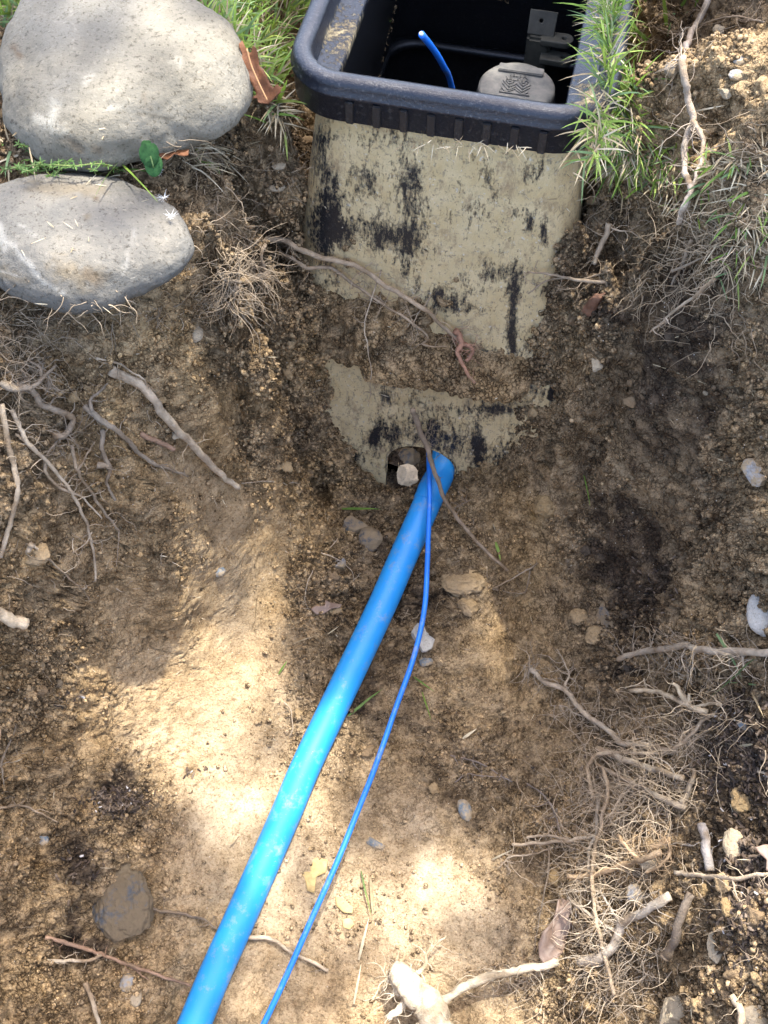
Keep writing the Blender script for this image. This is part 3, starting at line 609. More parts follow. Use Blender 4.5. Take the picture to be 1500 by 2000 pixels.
def root(label, segs, col_, hairs=12, hl=.03, cat='root', name='tree_root', group=None):
    "segs: list of (points (u, v, lift), radius at start, radius at end) in mm; the first is the main stem"
    rt = None
    for si, (pts, r0, r1) in enumerate(segs):
        big = 1.08 if pts[0][0] > 960 and pts[0][1] > 1240 else 1.; r0 *= .86 * big; r1 *= (.60 if si else .72) * big
        pp = catmull([(q[0], q[1], q[2] if len(q) > 2 else r0 * .0006) for q in pts], 7); dep = []
        if len(pts[0]) == 4 and len(pts[1]) == 4:
            path = catmull([P(q[0], q[1], q[3]) if len(q) == 4 else G(q[0], q[1], q[2])[0] for q in pts], 7)
        else:
            for q in pp: h_ = G(q.x, q.y, 0)[0]; dep.append((h_ - CAM).length - q.z * 1.0 - .001)
            dep = np.array(dep); pad = np.pad(dep, 5, mode='edge'); sm = np.convolve(pad, np.ones(11) / 11, 'valid'); dep = np.minimum(sm, dep + .003)
            dep = np.convolve(np.pad(dep, 2, mode='edge'), np.ones(5) / 5, 'valid')
            path = [CAM + ray(q.x, q.y).normalized() * float(d) for q, d in zip(pp, dep)]
        L = sum((a - b).length for a, b in zip(path[:-1], path[1:])); n = len(path); s0 = random.random() * 50
        rr = (r0 * .001)
        for i, p in enumerate(path):
            k = min(1, min(i, n - 1 - i) / 3)
            o = Vector((mnoise(p * 70 + Vector((s0, 0, 0))), mnoise(p * 70 + Vector((0, s0, 0))), .5 * mnoise(p * 70 + Vector((0, 0, s0)))))
            path[i] = p + o * (.0012 + rr * .22) * k + Vector((mnoise(p * 260), mnoise(p * 260 + Vector((9, 9, 9))), 0)) * .0009
        rad = []
        for i, p in enumerate(path):
            t = i / (n - 1); r = (r0 + (r1 - r0) * t) * .001 * (1 + .14 * mnoise(p * 90 + Vector((s0, 3, 1))) + .16 * mnoise(p * 420)); rad.append(max(r, .0003))
        sides = 10 if r0 > 2.2 else 6
        V, F = tube_arrays(path, rad, sides, True, .14)
        vv_ = fbm(V * 90, 2, int(s0)) * .28; dk_ = np.clip(fbm(V * 55, 3, int(s0) + 3) * 3 - .3, 0, .75)[:, None]; ccol = np.clip((np.array(col_)[None] * (1 - dk_) + np.array([.22, .155, .09]) * dk_) * (1 + vv_[:, None]) + np.array([.02, .0, -.01]) * fbm(V * 40, 2, 5)[:, None], .01, .9)
        B = Batch(); B.add(V, F, ccol)
        if si == 0:
            rt = B.build(name, ROOTM); tag(rt, label, cat, group); hb = Batch()
        else: B.build('side_root', ROOTM, rt)
        for _ in range(hairs if si == 0 else hairs // 2):
            i = random.randrange(1, n - 1); tg = (path[i + 1] - path[i - 1]).normalized(); sd = tg.cross(Vector((0, -.5, 1))).normalized() * random.choice((-1, 1))
            pth = strand(hb, path[i], sd + tg * random.uniform(-.6, .8) + Vector((0, 0, random.uniform(-.1, .5))), random.uniform(.4, 1.3) * hl, random.uniform(.00025, .0006), col_, .55, 8, .05)
            if random.random() < .5: strand(hb, pth[4], (pth[5] - pth[4]) + Vector((random.uniform(-1, 1), random.uniform(-1, 1), 0)) * .005, hl * .4, .00025, col_, .6, 5)
    if hb.n: tag(hb.build('rootlets', FINEM, rt), kind='stuff')
    return rt
_ico = {}
def ico(sub):
    if sub not in _ico:
        bm = bmesh.new(); bmesh.ops.create_icosphere(bm, subdivisions=sub, radius=1); bm.verts.ensure_lookup_table()
        _ico[sub] = (np.array([tuple(v.co) for v in bm.verts]), np.array([[v.index for v in f.verts] for f in bm.faces])); bm.free()
    return _ico[sub]
def rock_mesh(name, size, sub=4, ang=.0, rough=.12, seed=0, facet=0, smooth=True, fine=.03):
    V, F = ico(sub); V = V.copy(); o = np.array([seed * 7.3, seed * 3.1, seed * 1.7]); rng = np.random.default_rng(seed + 5)
    if facet:
        for _ in range(facet):
            n = rng.normal(size=3); n /= np.linalg.norm(n); h = rng.uniform(.45, .8); d = V @ n - h; V = V - np.maximum(d, 0)[:, None] * n * .92
    V = V * (1 + rough * fbm(V * 1.2 + o, 2, 3)[:, None] + rough * .5 * fbm(V * 3 + o, 3, 4)[:, None] + fine * fbm(V * 9 + o, 3, 5)[:, None])
    V = V * (np.array(size) / 2)
    c, s = math.cos(ang), math.sin(ang); V = V @ np.array([[c, s, 0], [-s, c, 0], [0, 0, 1]])
    return mesh_np(name, V, F, None, smooth)
ST_GREY = stone_mat('grey_stone', (.22, .22, .215), (.33, .32, .30), (.12, .11, .10), 40, (.30, .23, .14), .25)
ST_DARK = stone_mat('dark_stone', (.085, .085, .085), (.14, .135, .125), (.05, .045, .04), 50, (.23, .17, .10), .35)
ST_TAN = stone_mat('tan_stone', (.31, .245, .155), (.40, .33, .225), (.2, .14, .08), 40)
ST_PALE = stone_mat('pale_stone', (.36, .34, .29), (.46, .43, .37), (.26, .21, .15), 40)
ST_MUD = stone_mat('mud_caked_stone', (.050, .060, .070), (.085, .095, .105), (.03, .03, .03), 24, (.125, .095, .058), .35)
CLODM = stone_mat('clod', (.29, .20, .10), (.40, .29, .16), (.14, .09, .05), 45); ORM = stone_mat('orange_clod', (.27, .18, .08), (.34, .24, .12), (.18, .11, .05), 60)
BLUEST = stone_mat('blue_grey_stone', (.13, .16, .18), (.20, .23, .25), (.08, .09, .10), 60, (.33, .26, .17), .2)
def rock(label, u, v, wpx, hpx, m, ang=0, facet=0, sink=.3, cat='stone', name='stone', sub=4, rough=.14, flat=.8):
    p, n = G(u, v); s = (p - CAM).length / 2000 * 1.03
    size = (wpx * s, hpx * s * 1.25, min(wpx, hpx) * s * flat)
    if m in (CLODM, ORM): sub = max(5, sub); rough = .30
    me = rock_mesh(name, size, sub, ang, rough, int(u * 3 + v), facet, not facet or m in (CLODM, ORM), .14 if m in (CLODM, ORM) else .05)
    o = link(name, me, m); o.location = p + Vector((0, 0, size[2] * (.5 - sink))) ; tag(o, label, cat); return o
# ------------------------------------------------------------------ pipe and tracer wire
def pipe_mat(name, c, c2):
    m, nt, bs = mat(name); v = pos(nt)
    base = mix(nt, ramp(nt, noi(nt, v, 12, 3, .5), .35, .65), c, c2)
    dust = ramp(nt, noi(nt, v, 55, 6, .8), .54, .80); base = mix(nt, dust, base, (.30, .33, .34)); base = mix(nt, ramp(nt, noi(nt, v, 300, 4, .8), .66, .70), base, (.30, .24, .16))
    sc = ramp(nt, noi(nt, pos(nt, scale=(1, 1, 1)), 210, 3, .7), .735, .76); base = mix(nt, sc, base, (.42, .45, .45))
    nt.links.new(base, bs.inputs['Base Color']); bs.inputs['Roughness'].default_value = .46; bs.inputs['Specular IOR Level'].default_value = .4
    bump(nt, bs, noi(nt, v, 160, 4, .7), .0002, .5); return m
PIPEM = pipe_mat('blue_poly_pipe', (.018, .25, .62), (.022, .29, .70)); WIREM = pipe_mat('blue_wire_jacket', (.014, .17, .66), (.018, .20, .74))
pl = [PIPE_C[0] + (PIPE_C[0] - PIPE_C[1]) * 3.4] + PIPE_C
path = catmull(pl, 8)
end = PIPE_C[-1]
V, F = tube_arrays(path, [PIPE_R] * len(path), 40, True); B = Batch(); B.add(V, F)
pipe = tag(B.build('water_pipe', PIPEM), 'thick bright blue plastic water pipe lying along the trench into the box', 'pipe')
p2 = catmull([end - (end - PIPE_C[-2]).normalized() * .012, end + (end - PIPE_C[-2]).normalized() * .006, P(865, 918, -.434), P(872, 885, -.434), P(878, 850, -.43), P(884, 800, -.42)], 6)
V, F = tube_arrays(p2, [PIPE_R + (.0006 if i > 3 else .0004) for i in range(len(p2))], 40, True); B = Batch(); B.add(V, F)
B.build('riser', PIPEM, pipe)
wp_ = [(420, 2190, -.505), (465, 2100, -.500), (515, 2000, -.496), (570, 1880, -.487), (615, 1780, -.482), (660, 1680, -.478), (700, 1580, -.474), (735, 1490, -.469), (771, 1390, -.463), (805, 1290, -.455), (828, 1190, -.446), (836, 1100, -.434),
       (838, 1040, -.420), (839, 980, -.408), (838, 930, -.402), (837, 878, -.412)]
wpts = [P(*q) for q in wp_]
for q in ((838, 840, -.41),): wpts.append(P(*q))
wpts += [P(850, 620, -.26) + AY * .05, P(905, 290, -.20), P(882, 168, -.105), P(866, 128, -.065), P(848, 96, -.035), P(826, 66, -.008)]
path = catmull(wpts, 9); path = [p + Vector((mnoise(p * 9), mnoise(p * 9 + Vector((5, 5, 5))), 0)) * .0018 for p in path]
B = Batch(); V, F = tube_arrays(path, [.0027] * len(path), 12, True); B.add(V, F)
wire = tag(B.build('tracer_wire', WIREM), 'thin blue wire running beside the pipe and poking up inside the open box', 'wire')
d_ = (path[-1] - path[-2]).normalized(); V, F = tube_arrays([path[-1] - d_ * .001, path[-1] + d_ * .0022], [.0016, .0016], 10, True); B = Batch(); B.add(V, F)
B.build('copper_core', simple('tinned_copper', (.75, .72, .68), .35), wire)

V, F = tube_arrays(catmull(LIPQ, 2), [.0012] * (2 * len(LIPQ) - 1), 8, True); B = Batch(); B.add(V, F, (.50, .50, .50)); lip = B.build('hole_lip', PLM); boxpart(lip)
# ------------------------------------------------------------------ water meter and valve in the box
REGM = simple('dusty_grey_plastic', (.19, .19, .175), .75, .25, 70, .3, .0004, (.30, .285, .24)); REGD = simple('register_side', (.05, .052, .052), .6, .2, 50)
mc_ = P(1010, 166, -.181)
meter = tag(empty('water_meter', mc_ + Vector((0, 0, -.09)), -BA), 'round grey meter register lid with embossed lettering inside the box', 'water meter')
def lathe(name, prof_, m, parent, n=72):
    rr = [np.array([[r * math.cos(a), r * math.sin(a), z] for a in np.linspace(0, 2 * math.pi, n, endpoint=False)]) for r, z in prof_]
    o = loft(name, rr, m, parent, closed=False); return o
lathe('body', [(.0005, -.02), (.052, -.02), (.052, .01), (.046, .02), (.044, .05), (.040, .080), (.0375, .084), (.0005, .0845)], REGD, meter)
cap = lathe('register_lid', [(.0385, .078), (.0392, .082), (.0388, .0865), (.0365, .0890), (.030, .0900), (.0005, .0906)], REGM, meter)
def bar(name, x0, x1, y0, y1, z0, z1, m, parent, bev=.0006, rot=0):
    bm = bmesh.new(); bmesh.ops.create_cube(bm, size=1, matrix=Matrix.Translation(((x0 + x1) / 2, (y0 + y1) / 2, (z0 + z1) / 2)) @ Matrix.Rotation(rot, 4, 'Z') @ Matrix.Diagonal((x1 - x0, y1 - y0, z1 - z0, 1)))
    bmesh.ops.bevel(bm, geom=bm.edges[:], offset=bev, segments=2, affect='EDGES'); me = bpy.data.meshes.new(name); bm.to_mesh(me); bm.free(); return link(name, me, m, parent)
bar('hinge_tab', -.0225, .0235, .0165, .0275, .086, .0932, REGM, cap, .0008)
def text(body, x, y, size):
    c = bpy.data.curves.new('lettering', 'FONT'); c.body = body; c.size = size; c.extrude = .0006; c.align_x = 'CENTER'; c.align_y = 'CENTER'; c.space_character = 1.1; c.offset = .00012
    o = bpy.data.objects.new('t', c); col.objects.link(o); me = bpy.data.meshes.new_from_object(o.evaluated_get(bpy.context.evaluated_depsgraph_get())); bpy.data.objects.remove(o)
    me.transform(Matrix.Translation((x, y, .0910)) @ Matrix.Rotation(math.pi, 4, 'Z')); me.materials.clear(); link('lettering', me, REGM, cap)
text('MASTER', -.001, .0076, .0062); text('METER', -.001, .0132, .0056)
B = Batch()
def zig(pts, w_, z=.0909):
    for a, b in zip(pts[:-1], pts[1:]):
        a = np.array(a); b = np.array(b); d = (b - a) / np.linalg.norm(b - a); n = np.array([-d[1], d[0]]) * w_ / 2; a = a - d * w_ * .3; b = b + d * w_ * .3
        q = [a - n, b - n, b + n, a + n]; V = np.array([[*p, z - .0012] for p in q] + [[*p, z + .0007] for p in q])
        B.add(V, [[4, 5, 6, 7], [0, 1, 5, 4], [1, 2, 6, 5], [2, 3, 7, 6], [3, 0, 4, 7]])
for o_ in (0, -.0046): zig([(-.0145, .003 + o_), (-.0075, -.0058 + o_), (-.0010, .0005 + o_), (.0062, -.0062 + o_), (.0130, .0018 + o_)], .0012)
for tx in (-.0075, .0062): zig([(tx - .0040, .0030), (tx + .0035, .0028), (tx - .0002, -.0016), (tx - .0040, .0030)], .0011)
zig([(-.0155, -.0150), (-.0150, -.0075), (-.0095, -.0145), (-.0010, -.0080), (.0080, -.0150), (.0130, -.0092), (.0140, -.0150), (-.0155, -.0150)], .0010)
B.build('logo', REGM, cap, smooth=False)
VAL = simple('dull_bronze', (.075, .070, .052), .6, .3, 60, .4, .0005); vc = P(1043, 128, -.19) + AY * .045
valve = tag(empty('angle_valve', vc, -BA), 'dull bronze valve lock wing with drilled plate behind the meter lid', 'valve')
def plate(name, outline, th_, M_, m, parent, hole=None):
    "extruded outline (x, y) with an optional round hole (x, y, r)"
    c = bpy.data.curves.new(name, 'CURVE'); c.dimensions = '2D'; c.fill_mode = 'BOTH'; c.extrude = th_ / 2; c.bevel_depth = .0008; c.bevel_resolution = 2
    for o_ in [outline] + ([[(hole[0] + hole[2] * math.cos(a), hole[1] + hole[2] * math.sin(a)) for a in np.linspace(0, 2 * math.pi, 20)[:-1]]] if hole else []):
        s = c.splines.new('POLY'); s.points.add(len(o_) - 1); s.use_cyclic_u = True
        for q_, (x, y) in zip(s.points, o_): q_.co = (x, y, 0, 1)
    o = bpy.data.objects.new('t', c); col.objects.link(o); me = bpy.data.meshes.new_from_object(o.evaluated_get(bpy.context.evaluated_depsgraph_get())); bpy.data.objects.remove(o)
    me.transform(M_); me.materials.clear(); return link(name, me, m, parent)
RX = Matrix.Rotation(R(62), 4, 'X')
plate('lock_plate', [(-.014, -.004), (.013, -.004), (.013, .018), (-.014, .018)], .004, Matrix.Translation((0, 0, .010)) @ RX, VAL, valve, (-.002, .009, .0028))
eye = [(-.002, -.008), (.022, -.008)] + [(.022 + .008 * math.cos(a), .008 * math.sin(a)) for a in np.linspace(-1.5, 1.5, 10)] + [(.022, .008), (-.002, .008)]
plate('upper_eye', eye, .005, Matrix.Translation((.004, -.004, .004)), VAL, valve, (.021, 0, .0035)); plate('lower_eye', eye, .005, Matrix.Translation((.006, -.012, -.012)), VAL, valve, (.021, 0, .0035))
bar('shank', -.014, .012, -.010, .008, -.03, .006, VAL, valve, .003)

# ------------------------------------------------------------------ boulders
def boulder_mat(name, a_, b_, dk, sc_):
    m, nt, bs = mat(name); v = pos(nt); t = attr(nt)
    c = mix(nt, ramp(nt, noi(nt, v, sc_, 5, .65), .32, .66), a_, b_)
    c = mix(nt, ramp(nt, noi(nt, v, 330, 3, .7), .55, .66), c, mix(nt, 1., c, (.55, .53, .50), 'MULTIPLY'))
    c = mix(nt, ramp(nt, noi(nt, v, 250, 3, .7), .58, .68), c, mix(nt, 1., c, (1.28, 1.27, 1.25), 'MULTIPLY'))
    c = mix(nt, ramp(nt, noi(nt, v, 95, 5, .75), .64, .72), c, dk)
    c = mix(nt, 1., c, t, 'MULTIPLY')
    nt.links.new(c, bs.inputs['Base Color']); bs.inputs['Roughness'].default_value = .9; bs.inputs['Specular IOR Level'].default_value = .2
    b = bump(nt, bs, noi(nt, v, 150, 6, .75), .0022, .8); bump(nt, bs, noi(nt, v, 700, 3, .7), .0007, .8, b); return m
def boulder(label, outline, z0, up, dn, m, marks, seed, tilt=0.):
    W_ = np.array([tuple(P(u, v, z0)) for u, v in outline]); c = W_.mean(0); th_ = np.arctan2(W_[:, 1] - c[1], W_[:, 0] - c[0]); r = np.hypot(W_[:, 1] - c[1], W_[:, 0] - c[0])
    o = np.argsort(th_); th_ = th_[o]; r = r[o]; th_ = np.concatenate([th_ - 2 * np.pi, th_, th_ + 2 * np.pi]); r = np.tile(r, 3)
    tg = np.linspace(-np.pi, np.pi, 181); rg = np.interp(tg, th_, r); ker = np.ones(7) / 7; rg = np.convolve(np.concatenate([rg[-10:-1], rg, rg[1:10]]), ker, 'same')[9:-9]
    V, F = ico(6); a = np.arctan2(V[:, 1], V[:, 0]); h = np.hypot(V[:, 0], V[:, 1]); rr = np.interp(a, tg, rg)
    ph = np.arcsin(np.clip(V[:, 2], -1, 1)); k = np.cos(ph) ** .75
    X_ = c[0] + np.cos(a) * rr * k; Y_ = c[1] + np.sin(a) * rr * k; s_ = np.sin(ph); Z_ = z0 + np.where(s_ > 0, up * s_, dn * s_)
    Q_ = np.stack([X_, Y_, Z_], 1); nn = V * np.array([1, 1, 1.6]); nn /= np.linalg.norm(nn, axis=1, keepdims=True)
    Q_ += nn * (.010 * fbm(Q_ * 9, 3, seed) + .0035 * fbm(Q_ * 35, 4, seed + 9) + .0012 * fbm(Q_ * 120, 3, seed + 19))[:, None]
    u, v = proj(Q_); T_ = np.ones((len(Q_), 3)); wn = fbm(Q_ * 220, 3, seed + 3)
    for kind, x0, y0, x1, y1, w_, amt in marks:
        dx, dy = x1 - x0, y1 - y0; t = np.clip(((u - x0) * dx + (v - y0) * dy) / max(1, dx * dx + dy * dy), 0, 1); d = np.hypot(u - x0 - t * dx, v - y0 - t * dy)
        f = (np.clip(1.25 - d / w_ + .9 * wn, 0, 1) * amt)[:, None]
        tgt = {'w': (1.9, 1.95, 2.0), 'b': (.60, .42, .28), 'd': (.35, .32, .28), 'm': (.85, .70, .48), 's': (.72, .78, .86)}[kind]; T_ = T_ * (1 - f) + np.array(tgt) * f
    o = link('boulder', mesh_np('boulder', Q_, F, T_), m); tag(o, label, 'boulder'); TREES.append(BVHTree.FromPolygons([tuple(q) for q in Q_.tolist()], F.tolist())); return o
boulder('big rounded pale grey boulder on the grass left of the box', [(-4, 190), (4, 240), (30, 272), (80, 298), (130, 313), (190, 318), (240, 305), (300, 292), (350, 275), (400, 258), (440, 238), (470, 212), (484, 180), (476, 140), (460, 100), (440, 72), (405, 45), (355, 20), (320, 0), (250, -22), (150, -20), (80, 5), (30, 45), (0, 95), (-10, 150)],
        .004, .040, .03, boulder_mat('pale_boulder', (.150, .132, .096), (.215, .195, .150), (.095, .08, .055), 16),
        [('w', 105, 205, 100, 240, 14, .8), ('w', 75, 230, 130, 262, 13, .7), ('w', 340, 118, 350, 124, 9, .6), ('w', 165, 165, 180, 145, 5, .5), ('b', 28, 95, 38, 108, 9, .7), ('w', 215, 210, 235, 208, 5, .6), ('d', 270, 222, 335, 232, 4, .7), ('b', 130, 270, 160, 295, 10, .45), ('b', 185, 292, 195, 296, 8, .5), ('w', 0, 20, 250, 0, 60, .12), ('b', 280, 185, 290, 210, 6, .3)], 400)
boulder('flatter grey boulder with white scratches on the bank below the big boulder', [(-40, 400), (-48, 470), (-25, 535), (20, 566), (60, 584), (110, 596), (170, 592), (230, 578), (290, 558), (340, 540), (365, 517), (378, 490), (372, 450), (352, 415), (320, 395), (260, 375), (200, 364), (130, 362), (60, 365), (-5, 378)],
        -.026, .026, .018, boulder_mat('grey_boulder', (.105, .10, .087), (.175, .158, .125), (.08, .07, .052), 13),
        [('w', 22, 478, 60, 520, 7, .8), ('w', 60, 520, 85, 552, 6, .8), ('w', 85, 552, 122, 573, 6, .8), ('w', -5, 440, 10, 480, 11, .8), ('w', 40, 438, 70, 462, 4, .5), ('w', 262, 452, 240, 535, 5, .55), ('m', 120, 530, 190, 545, 26, .6), ('b', 165, 530, 190, 555, 15, .4), ('m', -10, 530, 40, 545, 16, .5), ('w', -5, 528, 40, 540, 3, .5), ('m', 60, 368, 200, 370, 14, .5), ('b', 188, 385, 190, 388, 5, .8), ('m', 168, 421, 170, 425, 6, .6), ('s', 370, 470, 340, 540, 18, .5), ('s', 200, 560, 340, 530, 16, .35)], 430)
boulder('stone mostly out of sight behind the big pale boulder', [(190, -20), (260, -2), (330, -4), (350, -30), (330, -80), (230, -90), (170, -60)], .01, .03, .04, bpy.data.materials['grey_boulder'], [], 460)

# ------------------------------------------------------------------ stones, clods, pebbles
for a in (
    ('large dark stone caked with brown mud in the lower left of the trench', 222, 1768, 128, 132, ST_MUD, .3, 4, .52, 'stone', 'stone', 6, .20, .65),
    ('brown angular stone lodged in the pipe opening beside the pipe', 797, 934, 48, 42, stone_mat('dull_brown_stone', (.13, .10, .065), (.19, .15, .10), (.08, .06, .04), 40), .5, 7, .3, 'stone', 'stone', 4, .1, .8),
    ('small dark lump at the back of the pipe opening', 800, 893, 46, 34, ST_DARK, .2, 5, .3),
    ('angular grey stone jutting from the right bank', 1478, 932, 48, 56, ST_GREY, .4, 6, .35), ('pale round stone at the right edge above the long horizontal root', 1486, 1205, 54, 66, ST_PALE, .1, 0, .3),
    ('white and blue stone under the thin blue wire', 822, 1247, 46, 50, ST_PALE, .3, 6, .35), ('dark pointed stone left of the blue pipe below the grass blade', 724, 1058, 44, 46, ST_DARK, .6, 7, .25),
    ('flat grey stone just left of the dark pointed stone', 694, 1030, 46, 36, ST_DARK, .1, 6, .3), ('pale grey chip near the hair root left of the pipe', 660, 1103, 32, 26, ST_GREY, .3, 6, .3),
    ('ochre yellow clod right of the pipe mouth', 1066, 986, 46, 38, ORM, .2, 0, .4, 'clod', 'clod'), ('rounded tan pebble set in the bank under the flatter boulder', 382, 652, 28, 28, ST_TAN, 0, 0, .45, 'pebble', 'pebble'),
    ('small pale pebble in the crumbly soil left of the box', 541, 367, 30, 16, ST_TAN, .2, 0, .4, 'pebble', 'pebble'), ('yellowish pebble above the small pale one left of the box', 545, 325, 26, 14, ST_TAN, .2, 0, .4, 'pebble', 'pebble'),
    ('pale stone beside the box foot at the right', 1163, 713, 25, 28, ST_TAN, .2, 5, .35), ('dark grey stone embedded in the shaded right wall of the trench', 1182, 1200, 42, 52, ST_DARK, .4, 5, .4),
    ('brown rounded stone next to the embedded dark grey stone', 1130, 1206, 30, 28, CLODM, .1, 0, .4), ('flat brown stone below the embedded dark grey stone', 1166, 1243, 46, 30, CLODM, .3, 4, .4),
    ('small tan stone beside the peeled root', 344, 848, 22, 20, ST_TAN, .3, 5, .4), ('blue grey pebble in dark crumbs right of the thin wire', 908, 1582, 24, 32, BLUEST, .3, 0, .4, 'pebble', 'pebble'),
    ('flat bluish chip on pale clay right of the thin wire', 733, 1648, 36, 18, BLUEST, -.4, 4, .5, 'pebble', 'pebble'), ('tan knobbly clod in the dark mulch at the right edge', 1446, 1566, 42, 32, ORM, .3, 0, .2, 'clod', 'clod', 5, .5),
    ('tall tan clod below the knobbly one in the mulch', 1434, 1656, 40, 50, ST_TAN, .1, 5, .25, 'clod', 'clod'), ('rounded tan clod in the lower right heap', 1400, 1852, 42, 40, ST_TAN, .1, 5, .25, 'clod', 'clod'),
    ('pinkish clod among the roots of the right heap', 1267, 1686, 32, 22, ST_TAN, .1, 0, .3, 'clod', 'clod'), ('grey rounded stone under the crossing roots', 1243, 1748, 38, 30, ST_GREY, .1, 0, .35),
    ('flat bluish stone near the straw at the right edge', 1455, 1415, 34, 16, BLUEST, .1, 4, .4), ('orange pebble low in the right heap', 1420, 1774, 20, 24, ORM, .1, 0, .3, 'pebble', 'pebble'),
    ('yellow clod beside the thin horizontal root', 1375, 1731, 26, 24, ORM, .5, 4, .3, 'clod', 'clod'), ('olive clod right of the yellow clod', 1412, 1728, 30, 26, CLODM, .5, 0, .3, 'clod', 'clod'),
    ('broad pale clod at the very bottom right', 1325, 1985, 90, 50, ST_TAN, .2, 5, .4, 'clod', 'clod', 5), ('pale clod in the bottom right corner', 1478, 1995, 60, 40, ST_TAN, .2, 4, .4, 'clod', 'clod'),
    ('grey pebble near the bottom left root end', 249, 1920, 24, 24, ST_GREY, .1, 0, .35, 'pebble', 'pebble'), ('tan pebble below the grey one at lower left', 265, 1950, 22, 22, ST_TAN, .3, 0, .35, 'pebble', 'pebble'),
    ('small bluish pebble left of the dark mulch patch', 84, 1641, 20, 14, BLUEST, .1, 0, .4, 'pebble', 'pebble'), ('broad brown clod right of the wire and below the slanting root', 905, 1138, 78, 42, CLODM, .1, 0, .55, 'clod', 'clod', 5),
    ('brown clod touching the broad brown clod from below', 912, 1188, 38, 30, CLODM, .4, 4, .35, 'clod', 'clod'), ('dark grey chip right of the wire near the white and blue stone', 832, 1293, 26, 18, BLUEST, .2, 4, .35),
    ('tan block of soil beside the left bank crevice', 70, 1085, 46, 40, CLODM, .5, 4, .45, 'clod', 'clod'), ('blue grey smear stone sunk in the smooth clay', 428, 1115, 24, 18, BLUEST, .2, 0, .6, 'pebble', 'pebble'),
    ('reddish clod under the leaf tip at lower right', 1085, 1715, 26, 24, ORM, .3, 0, .4, 'clod', 'clod'),
    ('grey stone in the spoil at top right', 1445, 120, 24, 14, ST_GREY, .1, 0, .4), ('darker stone below the grey one in the spoil', 1440, 148, 30, 20, ST_GREY, .3, 4, .4), ('flat tan stone low in the top right spoil', 1415, 180, 22, 26, ST_TAN, .3, 4, .45),
    ('dark stone between the grass and the long root', 1310, 140, 24, 26, ST_DARK, .3, 0, .4), ('ochre pebble near the top of the spoil', 1405, 60, 22, 20, ST_TAN, .3, 0, .4, 'pebble', 'pebble')): rock(*a)
# loose clods and pebbles, one object each
SOILT = [stone_mat('clod_' + k, tuple(x * .8 for x in c), tuple(x * 1.25 for x in c), tuple(x * .5 for x in c), 90) for k, c in (('light', (.44, .31, .16)), ('brown', (.29, .20, .11)), ('dark', (.10, .075, .05)))]
LAND = [(q[1], q[2], q[0]) for q in ((('the big pale boulder', 300, 290)), ('the oak leaf', 520, 215), ('the root tuft left of the box', 470, 540), ('the left edge of the box collar', 585, 260), ('the clover sprig', 300, 345), ('the lower boulder', 250, 610), ('the tan pebble under the lower boulder', 380, 655),
    ('the gnarled root', 90, 780), ('the long pale root at the left edge', 30, 960), ('the forked pale root', 150, 990), ('the upper end of the peeled root', 240, 740), ('the lower end of the peeled root', 450, 930), ('the knobbly grey root', 260, 870), ('the sawn root end', 50, 1215), ('the left corner of the box foot', 600, 850),
    ('the soil clump on the box', 620, 700), ('the pipe mouth', 740, 940), ('the dark pointed stone', 720, 1060), ('the pale grey chip', 660, 1103), ('the grey brown leaf', 640, 1190), ('the left side of the pipe halfway along', 600, 1330), ('the white and blue stone', 830, 1245), ('the tip of the slanting root', 980, 1115),
    ('the ochre yellow clod', 1066, 986), ('the broad brown clod', 905, 1140), ('the blue grey pebble', 908, 1582), ('the right foot of the box', 1010, 920), ('the pale stone at the box foot', 1163, 713), ('the rotten wood', 1156, 600), ('the pale root stub', 1175, 480), ('the grass at the box corner', 1200, 300), ('the fork of the winding root', 1350, 300),
    ('the grey stones in the spoil', 1430, 140), ('the top of the winding root', 1350, 60), ('the pale branching root', 1330, 600), ('the thin grey twig', 1340, 500), ('the jutting grey stone', 1478, 932), ('the far right edge under the turf', 1470, 560), ('the middle of the dark wall', 1280, 850), ('the hollow in the dark wall', 1250, 1080),
    ('the embedded dark grey stone', 1182, 1200), ('the pale round stone', 1480, 1205), ('the straight grey root', 1350, 1270), ('the bright splintered root', 1320, 1370), ('the start of the slanting grey root', 1060, 1330), ('the hooked tan root', 1200, 1480), ('the root tips pointing left', 1050, 1645), ('the knobbly tan clod', 1446, 1566),
    ('the grey weathered stick', 1380, 1660), ('the orange snapped root ends', 1220, 1690), ('the barky stick', 1320, 1810), ('the stout pale root', 1200, 1840), ('the brown wet leaf', 1085, 1820), ('the thick sunlit root end', 800, 1940), ('the bottom right corner', 1440, 1960), ('the mud caked stone', 225, 1765),
    ('the dark mulch patch at left', 235, 1565), ('the reddish brown root', 230, 1885), ('the upright thin root at the left edge', 20, 1450), ('the mud patch above the mulch', 130, 1370), ('the yellow leaf scraps', 640, 1750), ('the root under the pipe', 560, 1850), ('the bottom left corner', 60, 1950))]
def region(u, v): return min(LAND, key=lambda q: (q[0] - u) ** 2 + (q[1] - v) ** 2)[2]
ug, vg = proj(VG); inview = (ug > -40) & (ug < 1540) & (vg > -40) & (vg < 2040)
kx = np.clip(.25 + 1.6 * fbm(VG * 13, 3, 500), .02, 2); right = np.clip((ug - 1050) / 300, 0, 1)
LANDP = {q[2]: q for q in LAND}; SHP_C = ('lumpy', 'blocky', 'jagged'); SHP_P = ('rounded', 'angular', 'sharp')
